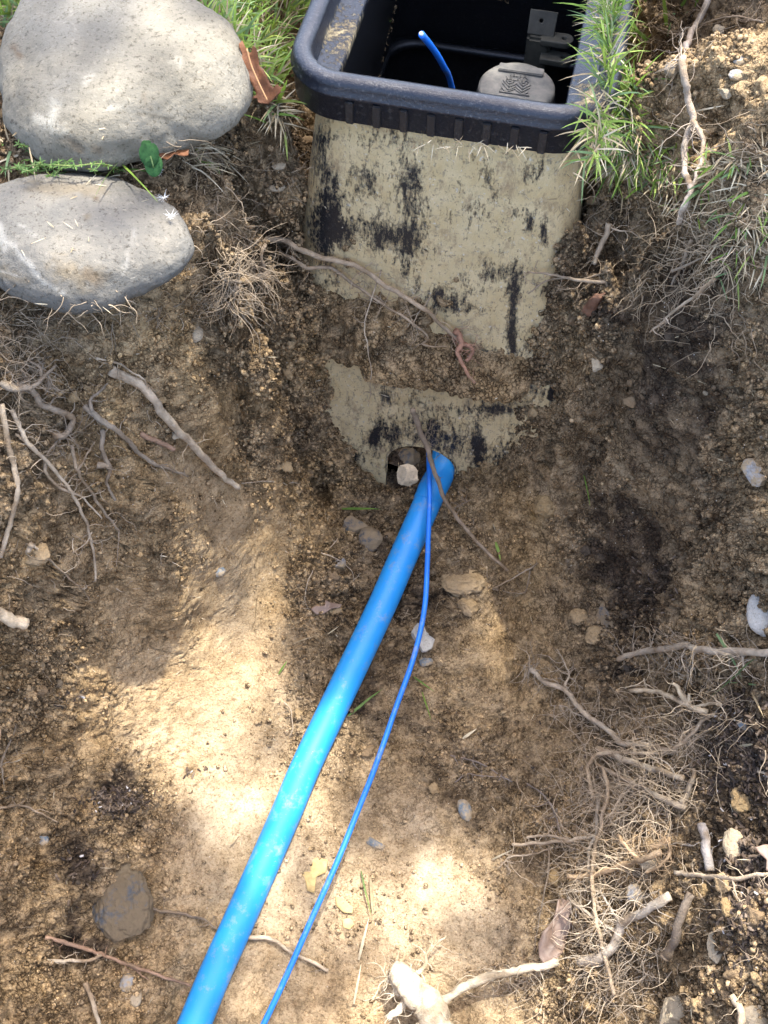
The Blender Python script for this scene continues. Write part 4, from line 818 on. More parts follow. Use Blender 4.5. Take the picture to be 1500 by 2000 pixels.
def loose(name, what, ms, n, smin, smax, w_, tones):
    ids = RNG.choice(len(VG), n, p=w_ / w_.sum()); tpl = {}
    for k in range(6):
        for t_ in range(3):
            me = rock_mesh(name, (2, 2 * random.uniform(.7, 1), 2 * random.uniform(.5, .8)), 3, 0, .45 if tones is SOILT else .2, 60 + k + ms, (0, 5, 8)[k % 3], tones is SOILT, .30 if tones is SOILT else .08); me.materials.append(tones[t_]); me['shape'] = k % 3; tpl[k, t_] = me
    for i in ids:
        t_ = min(2, max(0, int(DG[i] * 2.6 + random.uniform(-.3, .3)))) if tones is SOILT else random.randrange(3)
        o = bpy.data.objects.new(name, tpl[random.randrange(6), t_]); col.objects.link(o); s = smin * (smax / smin) ** (random.random() ** 1.6)
        o.location = Vector(VG[i]) + Vector(VN[i]) * s * .2; o.scale = (s, s, s); o.rotation_euler = (random.uniform(-.5, .5), random.uniform(-.5, .5), random.uniform(0, 6.3)); rg_ = region(ug[i], vg[i])
        size_ = ('tiny', 'small', 'medium', 'large')[min(3, int(4 * (s - smin) / (smax - smin)))]; k_ = int(o.data['shape']); side = ('just left of' if ug[i] < LANDP[rg_][0] - 14 else 'just right of' if ug[i] > LANDP[rg_][0] + 14 else 'right by')
        tag(o, size_ + ' ' + (SHP_C if tones is SOILT else SHP_P)[k_] + ' ' + ((('light tan', 'brown', 'dark'))[t_] if tones is SOILT else ('grey', 'dark grey', 'tan')[t_]) + ' ' + what + ' ' + (side if len(rg_.split()) < 8 else 'by') + ' ' + rg_, name, 'loose ' + name + 's scattered on the dug earth')
loose('clod', 'soil clod', 0, 230, .0025, .0085, inview * RG ** 2 * kx * (1 + .8 * right), SOILT)
loose('pebble', 'pebble', 30, 26, .0014, .0036, inview * (RG + .1) * kx, (ST_GREY, ST_DARK, ST_TAN))
# crumbs: too many to count
def crumbs(name, n, w_, smin, smax, seed):
    rng = np.random.default_rng(seed); ids = rng.choice(len(VG), n, p=w_ / w_.sum()); T0, F0 = ico(1)
    T = np.stack([T0 * (1 + .35 * (rng.random((12, 1)) - .5)) for _ in range(12)]); k = rng.integers(0, 12, n)
    s = smin * (smax / smin) ** (rng.random(n) ** 1.8); A = rng.normal(size=(n, 3, 3)); Qm, _ = np.linalg.qr(A)
    S_ = rng.uniform(.65, 1.15, (n, 1, 3)) * s[:, None, None]
    V = np.einsum('nij,nkj->nki', Qm, T[k] * S_) + (VG[ids] + VN[ids] * (s * .25)[:, None] + rng.normal(size=(n, 3)) * .0006)[:, None, :]
    c = soil_color(VG[ids], np.clip(DG[ids] + rng.normal(size=n) * .12, 0, 1), PG[ids]) * rng.uniform(.75, 1.35, (n, 1))
    F = (F0[None] + (np.arange(n) * 12)[:, None, None]).reshape(-1, 3)
    o = link(name, mesh_np(name, V.reshape(-1, 3), F, np.clip(np.repeat(c, 12, 0), 0, .8)), CRM); tag(o, kind='stuff'); return o
CRM = soil_mat('soil_crumb', .6)
wv = inview * np.clip(RG, 0, 1) ** 1.6 * kx
crumbs('soil_crumbs', 78000, wv + inview * .02 * kx, .0006, .0034, 3)

# ------------------------------------------------------------------ roots
Lf = .006
root('thick root with pale peeled bark slanting down the left bank', [([(215, 722), (240, 735, .004), (290, 768, .008), (330, 822, .009), (385, 878, .009), (430, 926, .008), (468, 952, .006)], 5.0, 3.6), ([(188, 700), (235, 714, .004), (270, 735, .006), (305, 766, .006)], 1.2, .9), ([(468, 944, .004), (540, 941), (580, 955), (615, 966)], .8, .4)], PALE, 6, .02)
root('short reddish root stub right of the knobbly root', [([(272, 847), (300, 858, .004), (340, 878, .005)], 2.6, 3.0)], RED, 2, .02)
root('knobbly grey root crossing the left bank', [([(165, 792, .004), (185, 810, .006), (225, 838, .006), (262, 874, .006), (300, 905, .006), (320, 912, .005), (368, 930, .004)], 3.2, 1.6), ([(180, 803, .006), (178, 782, .006), (195, 765, .006), (212, 748, .006)], 2.0, 1.0)], GREY, 12, .02)
root('grey root hanging straight down below the knobbly root', [([(200, 838, .004), (199, 880, .006), (212, 915, .006), (208, 940, .005), (226, 978, .004)], 2.4, 1.6), ([(190, 908, .006), (214, 912, .007)], 3.4, 2.6)], GREY, 4, .02)
root('long pale root curving down at the left edge', [([(3, 788, .006), (14, 860, .008), (34, 940, .008), (22, 1015, .008), (0, 1088, .006)], 2.8, 2.4)], PALE, 8, .02)
root('forked pale root running down the left bank to a thin tip', [([(22, 800, .006), (52, 860, .008), (95, 905, .008), (140, 962, .008), (165, 1010, .007), (182, 1070, .006), (187, 1136, .004)], 2.2, 1.4), ([(88, 895, .008), (92, 928, .007), (130, 958, .007), (160, 968, .007), (200, 1012, .007)], 2.0, 1.2), ([(30, 848, .006), (60, 868, .008), (95, 905, .008)], 1.6, 1.6), ([(180, 1040, .006), (165, 1063, .005), (142, 1080)], .8, .4)], PALE, 12, .025)
root('pale root joining the forked root from above with a hair tip', [([(140, 870, .008), (152, 915, .008), (170, 950, .008), (200, 995, .008), (232, 1036, .006)], 1.8, 1.5), ([(152, 918, .008), (172, 885, .008), (186, 862, .006)], 1.2, .8), ([(232, 1036, .005), (230, 1075, .004), (227, 1106)], .8, .4)], TAN, 8, .02)
root('gnarled root hooking over at the top of the left bank', [([(0, 748, .008), (28, 762, .010), (62, 758, .010), (80, 790, .010), (118, 805, .010), (142, 818, .010), (128, 848, .009), (105, 852, .008)], 2.8, 3.4), ([(62, 758, .010), (85, 735, .010), (108, 715, .008)], 2.2, 1.6), ([(62, 760, .010), (38, 755, .010), (5, 745, .008)], 2.2, 2.0), ([(130, 848, .008), (105, 870, .008), (88, 892, .007)], 1.6, 1.0)], GREY, 26, .025)
root('small twisted root below the gnarled root', [([(82, 738, .010), (78, 718, .008), (58, 705, .006)], 1.8, 1.2), ([(95, 745, .008), (100, 760, .006)], 2.0, 1.6)], GREY, 10, .02)
root('thin pale root crossing the mound under the left crevice', [([(68, 1068, .006), (100, 1098, .006), (140, 1134, .005), (160, 1150), (175, 1172)], 1.3, .7), ([(62, 1062, .006), (56, 1078, .005)], 3.0, 3.0)], PALE, 6, .015)
root('pale sawn root end sticking out at the left edge', [([(-30, 1190, .014), (0, 1200, .016), (50, 1220, .018)], 5.0, 7.5)], BRIGHT, 0)
root('thin brown root at the left edge above the mud patch', [([(-10, 1580, .004), (30, 1572, .004), (70, 1582), (112, 1606)], 1.6, .9)], TAN, 6, .015)
root('upright thin grey root at the left edge', [([(0, 1500, .004), (15, 1460, .004), (38, 1400, .004)], 1.6, .9), ([(4, 1500, .004), (8, 1535, .004)], 1.0, .6), ([(8, 1480), (55, 1470)], .7, .4)], GREY, 5, .015)
root('long tan root lying across the muddy box front', [([(518, 468, .010), (560, 472, .012), (610, 498, .012), (700, 523, .010), (755, 560, .010), (825, 603, .010), (878, 648, .010), (905, 676, .012)], 3.0, 2.4), ([(520, 470, .010), (510, 500, .010), (516, 530, .010), (495, 545, .008)], 2.2, 1.4), ([(738, 548, .010), (725, 575, .006), (728, 590, .005)], .8, .5), ([(788, 585, .008), (805, 625, .006), (818, 655, .005)], .8, .4)], (.42, .325, .215), 24, .03)
root('crooked thinner root below the long one on the box front', [([(545, 490, .008), (570, 505, .010), (602, 522, .010), (650, 524, .009), (700, 562, .009), (758, 600, .008), (808, 632, .008), (836, 660, .008), (828, 674, .008), (872, 676, .008)], 2.4, 1.0)], TAN, 20, .025)
root('reddish knuckle of root hanging beside the lower end of the long root', [([(888, 645, .014), (902, 668, .014), (893, 690, .012), (905, 716, .010), (928, 748, .008)], 3.4, 1.8), ([(902, 670, .014), (924, 684, .014), (910, 706, .010)], 2.6, 2.6)], (.36, .20, .13), 12, .025)
root('hair-thin pale root dangling over the soil clump', [([(744, 528, .008), (716, 615, .008), (714, 655, .010), (724, 720, .008), (724, 760, .005), (720, 795, .004)], .8, .45)], PALE, 5, .012)
root('matted root tuft spilling from the bank left of the box', [([(515, 530, .008), (470, 555, .008), (435, 590, .006)], 1.8, .8), ([(470, 550, .008), (440, 545, .008), (425, 530, .006)], 1.6, 1.0)], HAIR, 60, .04)
root('brown root slanting across the pipe mouth over pipe and wire', [([(806, 800, 0, -.298), (822, 845, 0, -.335), (838, 885, 0, -.362), (850, 930, 0, -.386), (868, 975, 0, -.410), (895, 1030, .016), (935, 1070, .012), (986, 1116, .006)], 3.2, 2.4), ([(828, 858, 0, -.345), (838, 835, .004), (842, 820, .003)], .9, .5), ([(880, 1000, 0, -.422), (900, 985, .008), (925, 975, .006)], .8, .5)], (.30, .225, .15), 14, .02)
root('pale twig shaped root lying right of the slanting root tip', [([(1050, 1100, .006), (1010, 1125, .005), (962, 1150, .004)], 1.3, .8), ([(1035, 1110, .005), (1030, 1140, .004), (1018, 1160), (962, 1150)], 1.2, .8), ([(950, 1105, .004), (955, 1140)], .6, .4)], TAN, 4, .012)
root('long root winding down the spoil at top right', [([(1388, -20, .010), (1372, 25, .012), (1345, 75, .012), (1334, 125, .012), (1342, 185, .012), (1354, 232, .014), (1338, 268, .014), (1338, 330, .014), (1350, 368, .016), (1340, 400, .016), (1325, 436, .016)], 3.6, 2.8), ([(1352, 236, .014), (1372, 262, .014), (1372, 300, .014), (1352, 368, .016)], 2.4, 2.2), ([(1340, 115, .010), (1312, 118, .008)], 1.4, .8)], (.44, .36, .27), 22, .03)
root('fine fibrous root along the very top right', [([(1500, 45, .008), (1440, 32, .008), (1400, 38, .008), (1330, 60, .006), (1290, 55)], 1.2, .8)], TAN, 14, .03)
root('stub of pale root on the shaded wall right of the box', [([(1190, 436, .014), (1176, 478, .014), (1160, 516, .012)], 3.0, 2.4), ([(1190, 444, .012), (1222, 452, .010), (1250, 440, .008)], 1.0, .7)], PALE, 8, .025)
root('bare root reaching from the right wall onto the box front', [([(1205, 552, .010), (1130, 546, .010), (1080, 536, .008), (1030, 531, .006)], 2.0, 1.0), ([(1155, 548, .010), (1082, 545, .008), (1030, 574, .006)], 1.2, .8), ([(1140, 545, .010), (1190, 528, .010)], 1.2, 1.0)], TAN, 8, .025)
root('pale branching root on the dark right wall', [([(1396, 545, .012), (1352, 582, .012), (1300, 622, .010), (1268, 650, .008)], 2.0, .9), ([(1300, 622, .010), (1306, 632, .008)], .9, .6)], PALE, 12, .02)
root('thin grey twig above the pale branching root', [([(1352, 468, .012), (1330, 520, .012), (1312, 558, .010)], 1.8, 1.2), ([(1312, 530, .012), (1380, 500, .012)], 1.6, .8)], GREY, 4, .02)
root('straight grey root across the right bank reaching the right edge', [([(1206, 1288, .006), (1250, 1273, .010), (1300, 1268, .012), (1340, 1262, .012), (1400, 1272, .012), (1520, 1274, .012)], 2.8, 3.8), ([(1335, 1265, .010), (1342, 1300, .006), (1352, 1320)], 1.0, .5), ([(1450, 1275, .010), (1452, 1310, .008)], 1.4, .8)], (.42, .35, .255), 40, .035)
root('grey root slanting down the trench floor edge at right', [([(1036, 1306, .004), (1062, 1330, .008), (1100, 1346, .010), (1130, 1380, .010), (1163, 1410, .010), (1195, 1432, .012), (1212, 1450, .012), (1270, 1456, .012), (1318, 1472, .012)], 2.8, 3.2), ([(1100, 1346, .010), (1112, 1318, .008), (1106, 1300, .008), (1088, 1268, .006)], 1.3, .8), ([(1170, 1425, .010), (1150, 1405, .006), (1120, 1392, .006), (1100, 1378), (1075, 1378)], 1.2, .6), ([(1045, 1312, .004), (1020, 1300)], .6, .4)], (.42, .34, .24), 40, .03)
root('bright splintered root standing clear of the right bank', [([(1230, 1350, .016), (1280, 1350, .018), (1318, 1365, .022), (1345, 1378, .024), (1382, 1392, .024)], 2.0, 3.2), ([(1345, 1378, .024), (1330, 1352, .028), (1314, 1334, .030)], 3.0, 1.6), ([(1345, 1378, .024), (1345, 1355, .030)], 2.4, 1.4), ([(1350, 1382, .022), (1390, 1372, .020), (1410, 1378, .018), (1392, 1360, .018)], 1.6, 1.0), ([(1265, 1350, .016), (1258, 1325, .018)], 1.4, .9)], (.62, .50, .33), 6, .03)
root('tan root curving like a hook over the right heap', [([(1160, 1560, .008), (1148, 1520, .012), (1150, 1490, .014), (1180, 1470, .014), (1240, 1470, .014), (1300, 1470, .014), (1345, 1440, .014), (1370, 1410, .014), (1395, 1395, .012)], 2.2, 1.8), ([(1240, 1470, .014), (1236, 1440, .016)], 1.8, 1.0)], (.46, .36, .24), 40, .035)
root('smooth grey root ending at the dark mulch', [([(1165, 1463, .008), (1200, 1475, .010), (1240, 1492, .012), (1290, 1506, .012), (1336, 1520, .012)], 3.2, 3.2)], (.42, .35, .255), 10, .03)
root('long root under the smooth grey root running to the heap', [([(1165, 1492, .008), (1210, 1518, .010), (1260, 1540, .010), (1300, 1562, .010), (1340, 1578, .010)], 2.0, 4.0), ([(1330, 1570, .01), (1350, 1540, .01), (1356, 1500, .01)], 3.0, 2.4)], GREY, 14, .03)
root('long thin root hanging down through the lower right tangle', [([(1178, 1500, .010), (1188, 1540, .014), (1176, 1600, .016), (1162, 1660, .016), (1156, 1715, .018), (1162, 1790, .018), (1180, 1860, .016), (1200, 1945, .012)], 2.0, 2.2)], TAN, 40, .03)
root('second upright root beside the hanging one', [([(1168, 1560, .010), (1165, 1620, .012), (1150, 1670, .014), (1158, 1730, .016), (1170, 1780, .014)], 1.8, 1.6)], (.40, .33, .24), 20, .03)
root('pair of pale root tips pointing left out of the tangle', [([(1165, 1632, .016), (1110, 1642, .014), (1060, 1646, .012), (1000, 1650, .010)], 1.6, 2.0), ([(1110, 1640, .014), (1070, 1632, .012), (1028, 1636, .010)], 1.6, 2.0), ([(1070, 1634, .012), (1080, 1612, .010)], 1.0, .7)], (.48, .38, .26), 10, .02)
root('thin kinked pale root left of the tangle', [([(1080, 1655, .008), (1040, 1668, .008), (1000, 1672, .006), (988, 1680, .005), (974, 1696)], 1.0, .8), ([(990, 1680, .005), (994, 1700)], .8, .5), ([(1000, 1672, .005), (985, 1668)], .8, .5)], PALE, 5, .01)
root('thin root dropping from the pair of tips to the leaf', [([(1072, 1650, .010), (1072, 1700, .008), (1062, 1750, .008), (1050, 1810, .006), (1044, 1860)], 1.1, .6)], GREY, 8, .015)
root('orange snapped root ends on top of the heap', [([(1110, 1712, .016), (1150, 1712, .018), (1200, 1695, .018), (1250, 1678, .020), (1292, 1664, .020)], 2.4, 2.8), ([(1208, 1632, .018), (1228, 1658, .018), (1248, 1678, .020)], 1.8, 2.2), ([(1308, 1636, .016), (1308, 1665, .018), (1288, 1692, .018), (1262, 1704, .016)], 1.6, 1.8), ([(1270, 1655, .018), (1308, 1640, .018)], 2.6, 2.6)], (.56, .40, .23), 24, .03)
root('stout pale root angling up from the bottom through the heap', [([(1132, 1880, .010), (1180, 1868, .014), (1204, 1840, .018), (1215, 1805, .020), (1250, 1785, .020), (1310, 1750, .016)], 4.4, 4.4), ([(1208, 1820, .018), (1160, 1795, .016), (1110, 1753, .014)], 1.6, 2.2), ([(1215, 1805, .018), (1180, 1755, .016), (1172, 1740, .014)], 1.4, 1.0)], (.52, .44, .33), 34, .035)
root('thin straight root across the heap to the right edge', [([(1318, 1705, .012), (1370, 1708, .014), (1430, 1716, .014), (1520, 1706, .014)], 2.2, 1.8), ([(1430, 1716, .014), (1438, 1740, .01), (1448, 1762, .01)], 1.2, .7)], PALE, 12, .02)
root('brown barky stick leaning in the heap', [([(1350, 1745, .010), (1325, 1800, .014), (1312, 1850, .014), (1296, 1872, .012)], 3.4, 5.0)], (.20, .155, .11), 4, .02)
root('grey weathered stick standing in the crumbs', [([(1370, 1610, .010), (1382, 1650, .012), (1386, 1700, .010)], 4.0, 4.6)], (.30, .27, .24), 4, .02)
root('sunlit thick root end rising from the bottom edge', [([(768, 1893, .030), (788, 1915, .036), (815, 1945, .038), (850, 1985, .034), (880, 2060, .028)], 10.5, 22.0), ([(768, 1893, .030), (772, 1925, .030), (780, 1945, .028)], 6.5, 3.4), ([(812, 1950, .036), (785, 1962, .030), (758, 1990, .024)], 4.2, 5.2), ([(800, 1912, .034), (828, 1890, .030), (836, 1860, .024), (872, 1828, .012)], 3.0, 1.4), ([(862, 1958, .032), (920, 1922, .030), (975, 1902, .026), (1040, 1892, .020), (1092, 1878, .016)], 4.6, 5.4), ([(760, 1918, .030), (752, 1912, .03)], 2.4, 1.6)], (.62, .53, .38), 26, .03)
root('pale root under the blue pipe and the wire near the bottom', [([(485, 1830, .004), (530, 1834, .005), (565, 1856, .005), (600, 1875, .005), (642, 1896, .004)], 2.4, 2.2), ([(640, 1892), (600, 1898)], .7, .4)], PALE, 5, .012)
root('reddish brown root across the lower left toward the pipe', [([(88, 1830, .004), (150, 1848, .006), (205, 1868, .006), (270, 1892, .006), (330, 1912, .006), (372, 1926, .004)], 2.2, 1.8), ([(250, 1884, .005), (290, 1915, .004)], 1.2, .6)], RED, 10, .018)
root('pale twig crossing under the reddish brown root', [([(92, 1876, .005), (130, 1876, .006), (170, 1878, .006), (198, 1866, .006)], 2.0, 1.8), ([(130, 1876, .005), (118, 1866, .005)], 1.0, .7)], PALE, 4, .015)
root('pale stick lying at the bottom left edge', [([(166, 1918, .005), (178, 1950, .006), (196, 2010, .006)], 2.6, 2.2)], PALE, 2, .015)
root('dark root from the mud caked stone toward the pipe', [([(290, 1775, .004), (345, 1783, .005), (390, 1795, .004), (432, 1818)], 2.0, 1.0)], (.22, .17, .12), 12, .02)
root('thin dark roots straggling over the floor right of centre', [([(880, 1475), (930, 1488, .003), (975, 1512, .003), (1000, 1528)], .9, 1.0), ([(888, 1528), (915, 1512, .003), (950, 1516, .003), (985, 1516)], .8, .7), ([(1030, 1530), (1065, 1556, .003), (1085, 1592, .004), (1095, 1630, .004)], .8, 1.6)], (.24, .19, .15), 14, .02)
root('curly hair root standing on clay left of the pipe', [([(612, 1112, .004), (600, 1140, .005), (596, 1170, .004), (610, 1200)], .7, .5)], PALE, 2, .01)
root('looped hair root by the pale chip', [([(628, 1080, .003), (660, 1092, .005), (685, 1112, .005), (692, 1135, .003)], .7, .5), ([(640, 1078, .003), (660, 1050, .004)], .8, .5)], PALE, 2, .01)
root('thin arched straw coloured root on the pale clay', [([(555, 1372, .003), (568, 1390, .005), (572, 1420, .005), (565, 1440, .002)], .9, .6)], PALE, 0)
root('grey crooked root on the smooth wet bank at far right bottom', [([(1430, 1945, .008), (1445, 1975, .010), (1448, 2020, .010)], 2.6, 3.2)], BRIGHT, 4, .02)
root('thin pale root curling up at the right edge in the mulch', [([(1480, 1505, .01), (1498, 1520, .012), (1503, 1600, .01)], 1.0, .8)], PALE, 3, .015)
# matted hair roots
B = Batch()
for cu, cv, ru, rv, n, L, c in ((60, 640, 80, 55, 110, .03, HAIR), (40, 720, 60, 40, 80, .03, HAIR), (470, 520, 60, 55, 170, .035, HAIR), (450, 590, 60, 30, 70, .03, HAIR), (380, 300, 60, 30, 60, .03, HAIR), (440, 420, 60, 90, 90, .025, HAIR), (560, 330, 60, 90, 50, .02, HAIR),
        (1340, 540, 150, 90, 260, .028, (.36, .28, .18)), (1420, 460, 95, 70, 300, .028, (.40, .32, .21)), (1440, 640, 60, 60, 70, .03, (.26, .20, .13)), (1200, 400, 60, 70, 70, .03, HAIR), (1250, 1410, 130, 60, 150, .04, (.44, .35, .24)), (1210, 1560, 130, 70, 480, .042, (.46, .365, .25)), (1330, 1480, 90, 70, 200, .04, (.44, .35, .24)),
        (1190, 1700, 110, 110, 380, .04, (.48, .385, .265)), (1200, 1890, 85, 90, 380, .035, (.48, .385, .265)), (1010, 1920, 70, 40, 130, .03, (.45, .36, .25)), (1340, 1275, 90, 40, 120, .035, HAIR), (280, 610, 140, 30, 90, .02, HAIR), (1440, 1400, 60, 70, 90, .03, HAIR), (1480, 300, 40, 60, 50, .03, HAIR),
        (1320, 60, 70, 60, 110, .04, HAIR), (850, 1180, 150, 120, 60, .012, HAIR), (250, 900, 200, 250, 60, .012, PALE), (1400, 1800, 100, 200, 110, .02, HAIR), (350, 1300, 300, 500, 50, .010, PALE), (950, 1600, 300, 350, 60, .012, HAIR), (60, 1200, 120, 500, 80, .018, HAIR)):
    for _ in range(n):
        u = random.gauss(cu, ru * .55); v = random.gauss(cv, rv * .55); p, nn = G(u, v, .001)
        d = Vector((random.gauss(0, 1), random.gauss(0, .8), random.gauss(.1, .4)))
        strand(B, p, d, L * random.uniform(.4, 1.5), random.uniform(.00022, .00055), c, .45, 8, .10)
tag(B.build('hair_roots', FINEM), kind='stuff')

# ------------------------------------------------------------------ grass, straw
GRASSM = tint_mat('grass_blade', .55, .35, 0, .35); STRAWM = tint_mat('dry_straw', .8, .15)
def blade(B, p, d, L, w_, c, droop=.6, n=5, tipc=None):
    p = Vector(p); d = Vector(d).normalized(); s = d.cross(Vector((random.uniform(-.4, .4), random.uniform(-1, -.2), random.uniform(.3, 1)))).normalized(); V = []
    for i in range(n + 1):
        t = i / n; ww_ = w_ * (1 - t ** 2.2) * (.55 + .45 * min(1, t * 4)) / 2; V += [p - s * ww_, p + s * ww_]
        d = (d + Vector((random.uniform(-.06, .06), random.uniform(-.06, .06), -droop / n * (.4 + t)))).normalized(); p = p + d * L / n
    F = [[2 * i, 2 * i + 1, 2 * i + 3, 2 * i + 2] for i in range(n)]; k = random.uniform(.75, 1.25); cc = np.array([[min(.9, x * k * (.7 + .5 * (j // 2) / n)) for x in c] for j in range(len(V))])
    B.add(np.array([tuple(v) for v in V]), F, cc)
GR = ((.21, .33, .05), (.28, .40, .07), (.15, .26, .045), (.18, .28, .11), (.33, .42, .10)); SW = ((.50, .41, .25), (.40, .31, .18), (.58, .50, .34))
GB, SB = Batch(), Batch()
def turf(cu, cv, ru, rv, n, L, dirb=(0, 0, 1), spread=.7, straw=.25, w_=.0022):
    for _ in range(n):
        u = random.gauss(cu, ru * .5); v = random.gauss(cv, rv * .5); p, nn = G(u, v, -.002, [BV])
        d = Vector(dirb) + Vector((random.gauss(0, spread), random.gauss(0, spread), random.gauss(0, spread * .4)))
        if random.random() < straw: blade(SB, p, d + Vector((0, 0, -.3)), L * random.uniform(.5, 1.1), w_ * .7, random.choice(SW), .5)
        else: blade(GB, p, d, L * random.uniform(.45, 1.25), w_ * random.uniform(.6, 1.3), random.choice(GR), random.uniform(.3, 1.1))
for _ in range(1500):
    u = random.uniform(310, 600); v = random.uniform(-60, 110 + (u - 310) * .15)
    if u > 560 and v > 60: continue
    p, nn = G(u, v, -.002, [BV]); q = bloc(p)
    if abs(q.x) < .126 and q.y > 0: continue
    d = Vector((random.gauss(-.2, .7), random.gauss(0, .7), random.uniform(.4, 1)))
    if random.random() < .17: blade(SB, p, d * .7, .035, .0016, random.choice(SW), .6)
    else: blade(GB, p, d, random.uniform(.02, .045), random.uniform(.0014, .0032), random.choice(GR), random.uniform(.4, 1.3))
turf(30, 20, 50, 40, 160, .04); turf(520, 150, 30, 60, 60, .035, (.1, -.2, 1)); turf(545, 130, 18, 50, 50, .035, (.3, 0, 1), .4, .1, .0034); turf(575, 30, 30, 40, 70, .035, (.5, 0, .8), .5, .3)
turf(1208, 60, 36, 90, 620, .032, (-.3, -.2, .8), .8, .35, .0015); turf(1208, 170, 30, 60, 400, .033, (-.05, -.3, .9), .7, .28, .0018); turf(1198, 250, 48, 40, 460, .027, (0, -.5, .2), 1., .45, .0018); turf(1240, 305, 90, 30, 340, .026, (0, -.6, .1), 1., .5, .0018)
turf(1290, 345, 90, 25, 80, .022, (0, -.7, .2), .8, .5); turf(1180, 300, 30, 40, 70, .03, (-.3, -.5, .3), .8, .6); turf(1400, 380, 100, 30, 90, .020, (-.2, -.6, -.1), 1., .8, .0016); turf(1470, 420, 50, 60, 50, .022, (-.3, -.7, -.2), .9, .65, .0018); turf(1440, 500, 60, 60, 30, .024, (0, -.9, -.4), .6, .7, .0016)
turf(1420, 320, 90, 20, 110, .022, (0, -.3, .4), .9, .85)
turf(380, 300, 60, 28, 200, .028, (.2, -.2, .3), 1., .93, .0018); turf(150, 335, 120, 14, 70, .02, (.3, .1, .5), .9, .4, .0016); turf(540, 215, 30, 25, 60, .025, (.2, -.2, .2), .9, .9); turf(640, 262, 60, 5, 30, .018, (0, -.3, 0), .9, 1.); turf(900, 285, 130, 6, 40, .012, (0, -.3, 0), .9, 1., .001)
turf(40, 290, 50, 40, 60, .03, (0, 0, .3), .9, .9)
for u, v, u2, v2, l0, l1, w_, c in ((668, 993, 748, 1010, .003, .008, .0034, GR[0]), (968, 1060, 976, 1095, .004, .004, .0036, GR[1]), (545, 1318, 560, 1290, .003, .004, .0022, GR[2]), (1130, 925, 1160, 990, .01, .008, .002, GR[2]), (678, 1400, 745, 1355, .004, .006, .0028, GR[2]), (825, 1350, 842, 1412, .004, .004, .0022, GR[1]),
        (810, 1325, 845, 1355, .004, .004, .002, GR[2]), (235, 330, 198, 418, .016, .008, .0024, GR[2]), (247, 335, 292, 425, .016, .008, .0020, GR[0]), (705, 1700, 722, 1790, .004, .004, .0018, GR[2]), (1410, 1235, 1440, 1335, .02, .01, .0028, GR[3]), (1470, 1290, 1400, 1360, .02, .01, .0028, GR[3]), (1500, 1330, 1415, 1345, .02, .01, .0022, GR[3])):
    a = G(u, v, l0)[0]; b = G(u2, v2, l1)[0]; blade(GB, a, (b - a) + Vector((0, 0, .2 * (b - a).length)), (b - a).length * 1.02, w_, c, .4, 8)
for u, v, u2, v2, w_ in ((722, 1712, 727, 1785, .0034), (0, 575, 62, 548, .0012), (1470, 1355, 1500, 1410, .003), (1440, 1460, 1480, 1440, .003), (1410, 1694, 1450, 1688, .003), (905, 1440, 935, 1425, .003), (450, 1650, 468, 1630, .0022), (735, 908, 745, 912, .003), (640, 1240, 660, 1225, .0015), (575, 1255, 618, 1238, .0012), (965, 1680, 1000, 1660, .002), (1040, 1640, 1060, 1610, .0015), (485, 520, 540, 580, .0014), (430, 470, 520, 585, .0014),
        (65, 290, 72, 365, .0012), (1360, 220, 1420, 205, .0016), (130, 1720, 140, 1790, .0018), (1310, 1240, 1350, 1200, .0014), (1280, 710, 1380, 745, .0012), (700, 1875, 720, 1790, .0030), (690, 1960, 702, 1880, .0026)):
    a = G(u, v, .004)[0]; b = G(u2, v2, .005)[0]; blade(SB, a, b - a, (b - a).length, w_, random.choice(SW), .1, 6)
# bits of straw strewn over the dug earth
for _ in range(420):
    u = random.uniform(0, 1500); v = random.uniform(600, 2000) if random.random() < .75 else random.uniform(250, 700)
    p, nn = G(u, v, .0012); a = random.uniform(0, 6.3); L = random.uniform(.003, .011); blade(SB, p, (math.cos(a), math.sin(a), random.uniform(-.1, .3)), L, random.uniform(.0005, .0013), random.choice(SW), .1, 2)
# the lawn goes on all round the hole, outside the picture too
for _ in range(15000):
    a = random.uniform(0, 6.3); r = .55 + 2.6 * random.random() ** 1.3; x = r * math.cos(a) * 1.0; y = .45 + r * math.sin(a)
    if abs(x) < .42 and -.62 < y < .75: continue
    q = bloc(Vector((x, y, 0)))
    if abs(q.x) < .135 and 0 < q.y < .46: continue
    d = Vector((random.gauss(0, .5), random.gauss(0, .5), 1)); blade(SB if random.random() < .2 else GB, (x, y, drop(x, y).z - .003 if r < 1.2 else -.01), d, random.uniform(.03, .06), random.uniform(.003, .006), random.choice(GR), .8, 3)
tag(GB.build('grass', GRASSM), kind='stuff'); tag(SB.build('straw', STRAWM), kind='stuff')

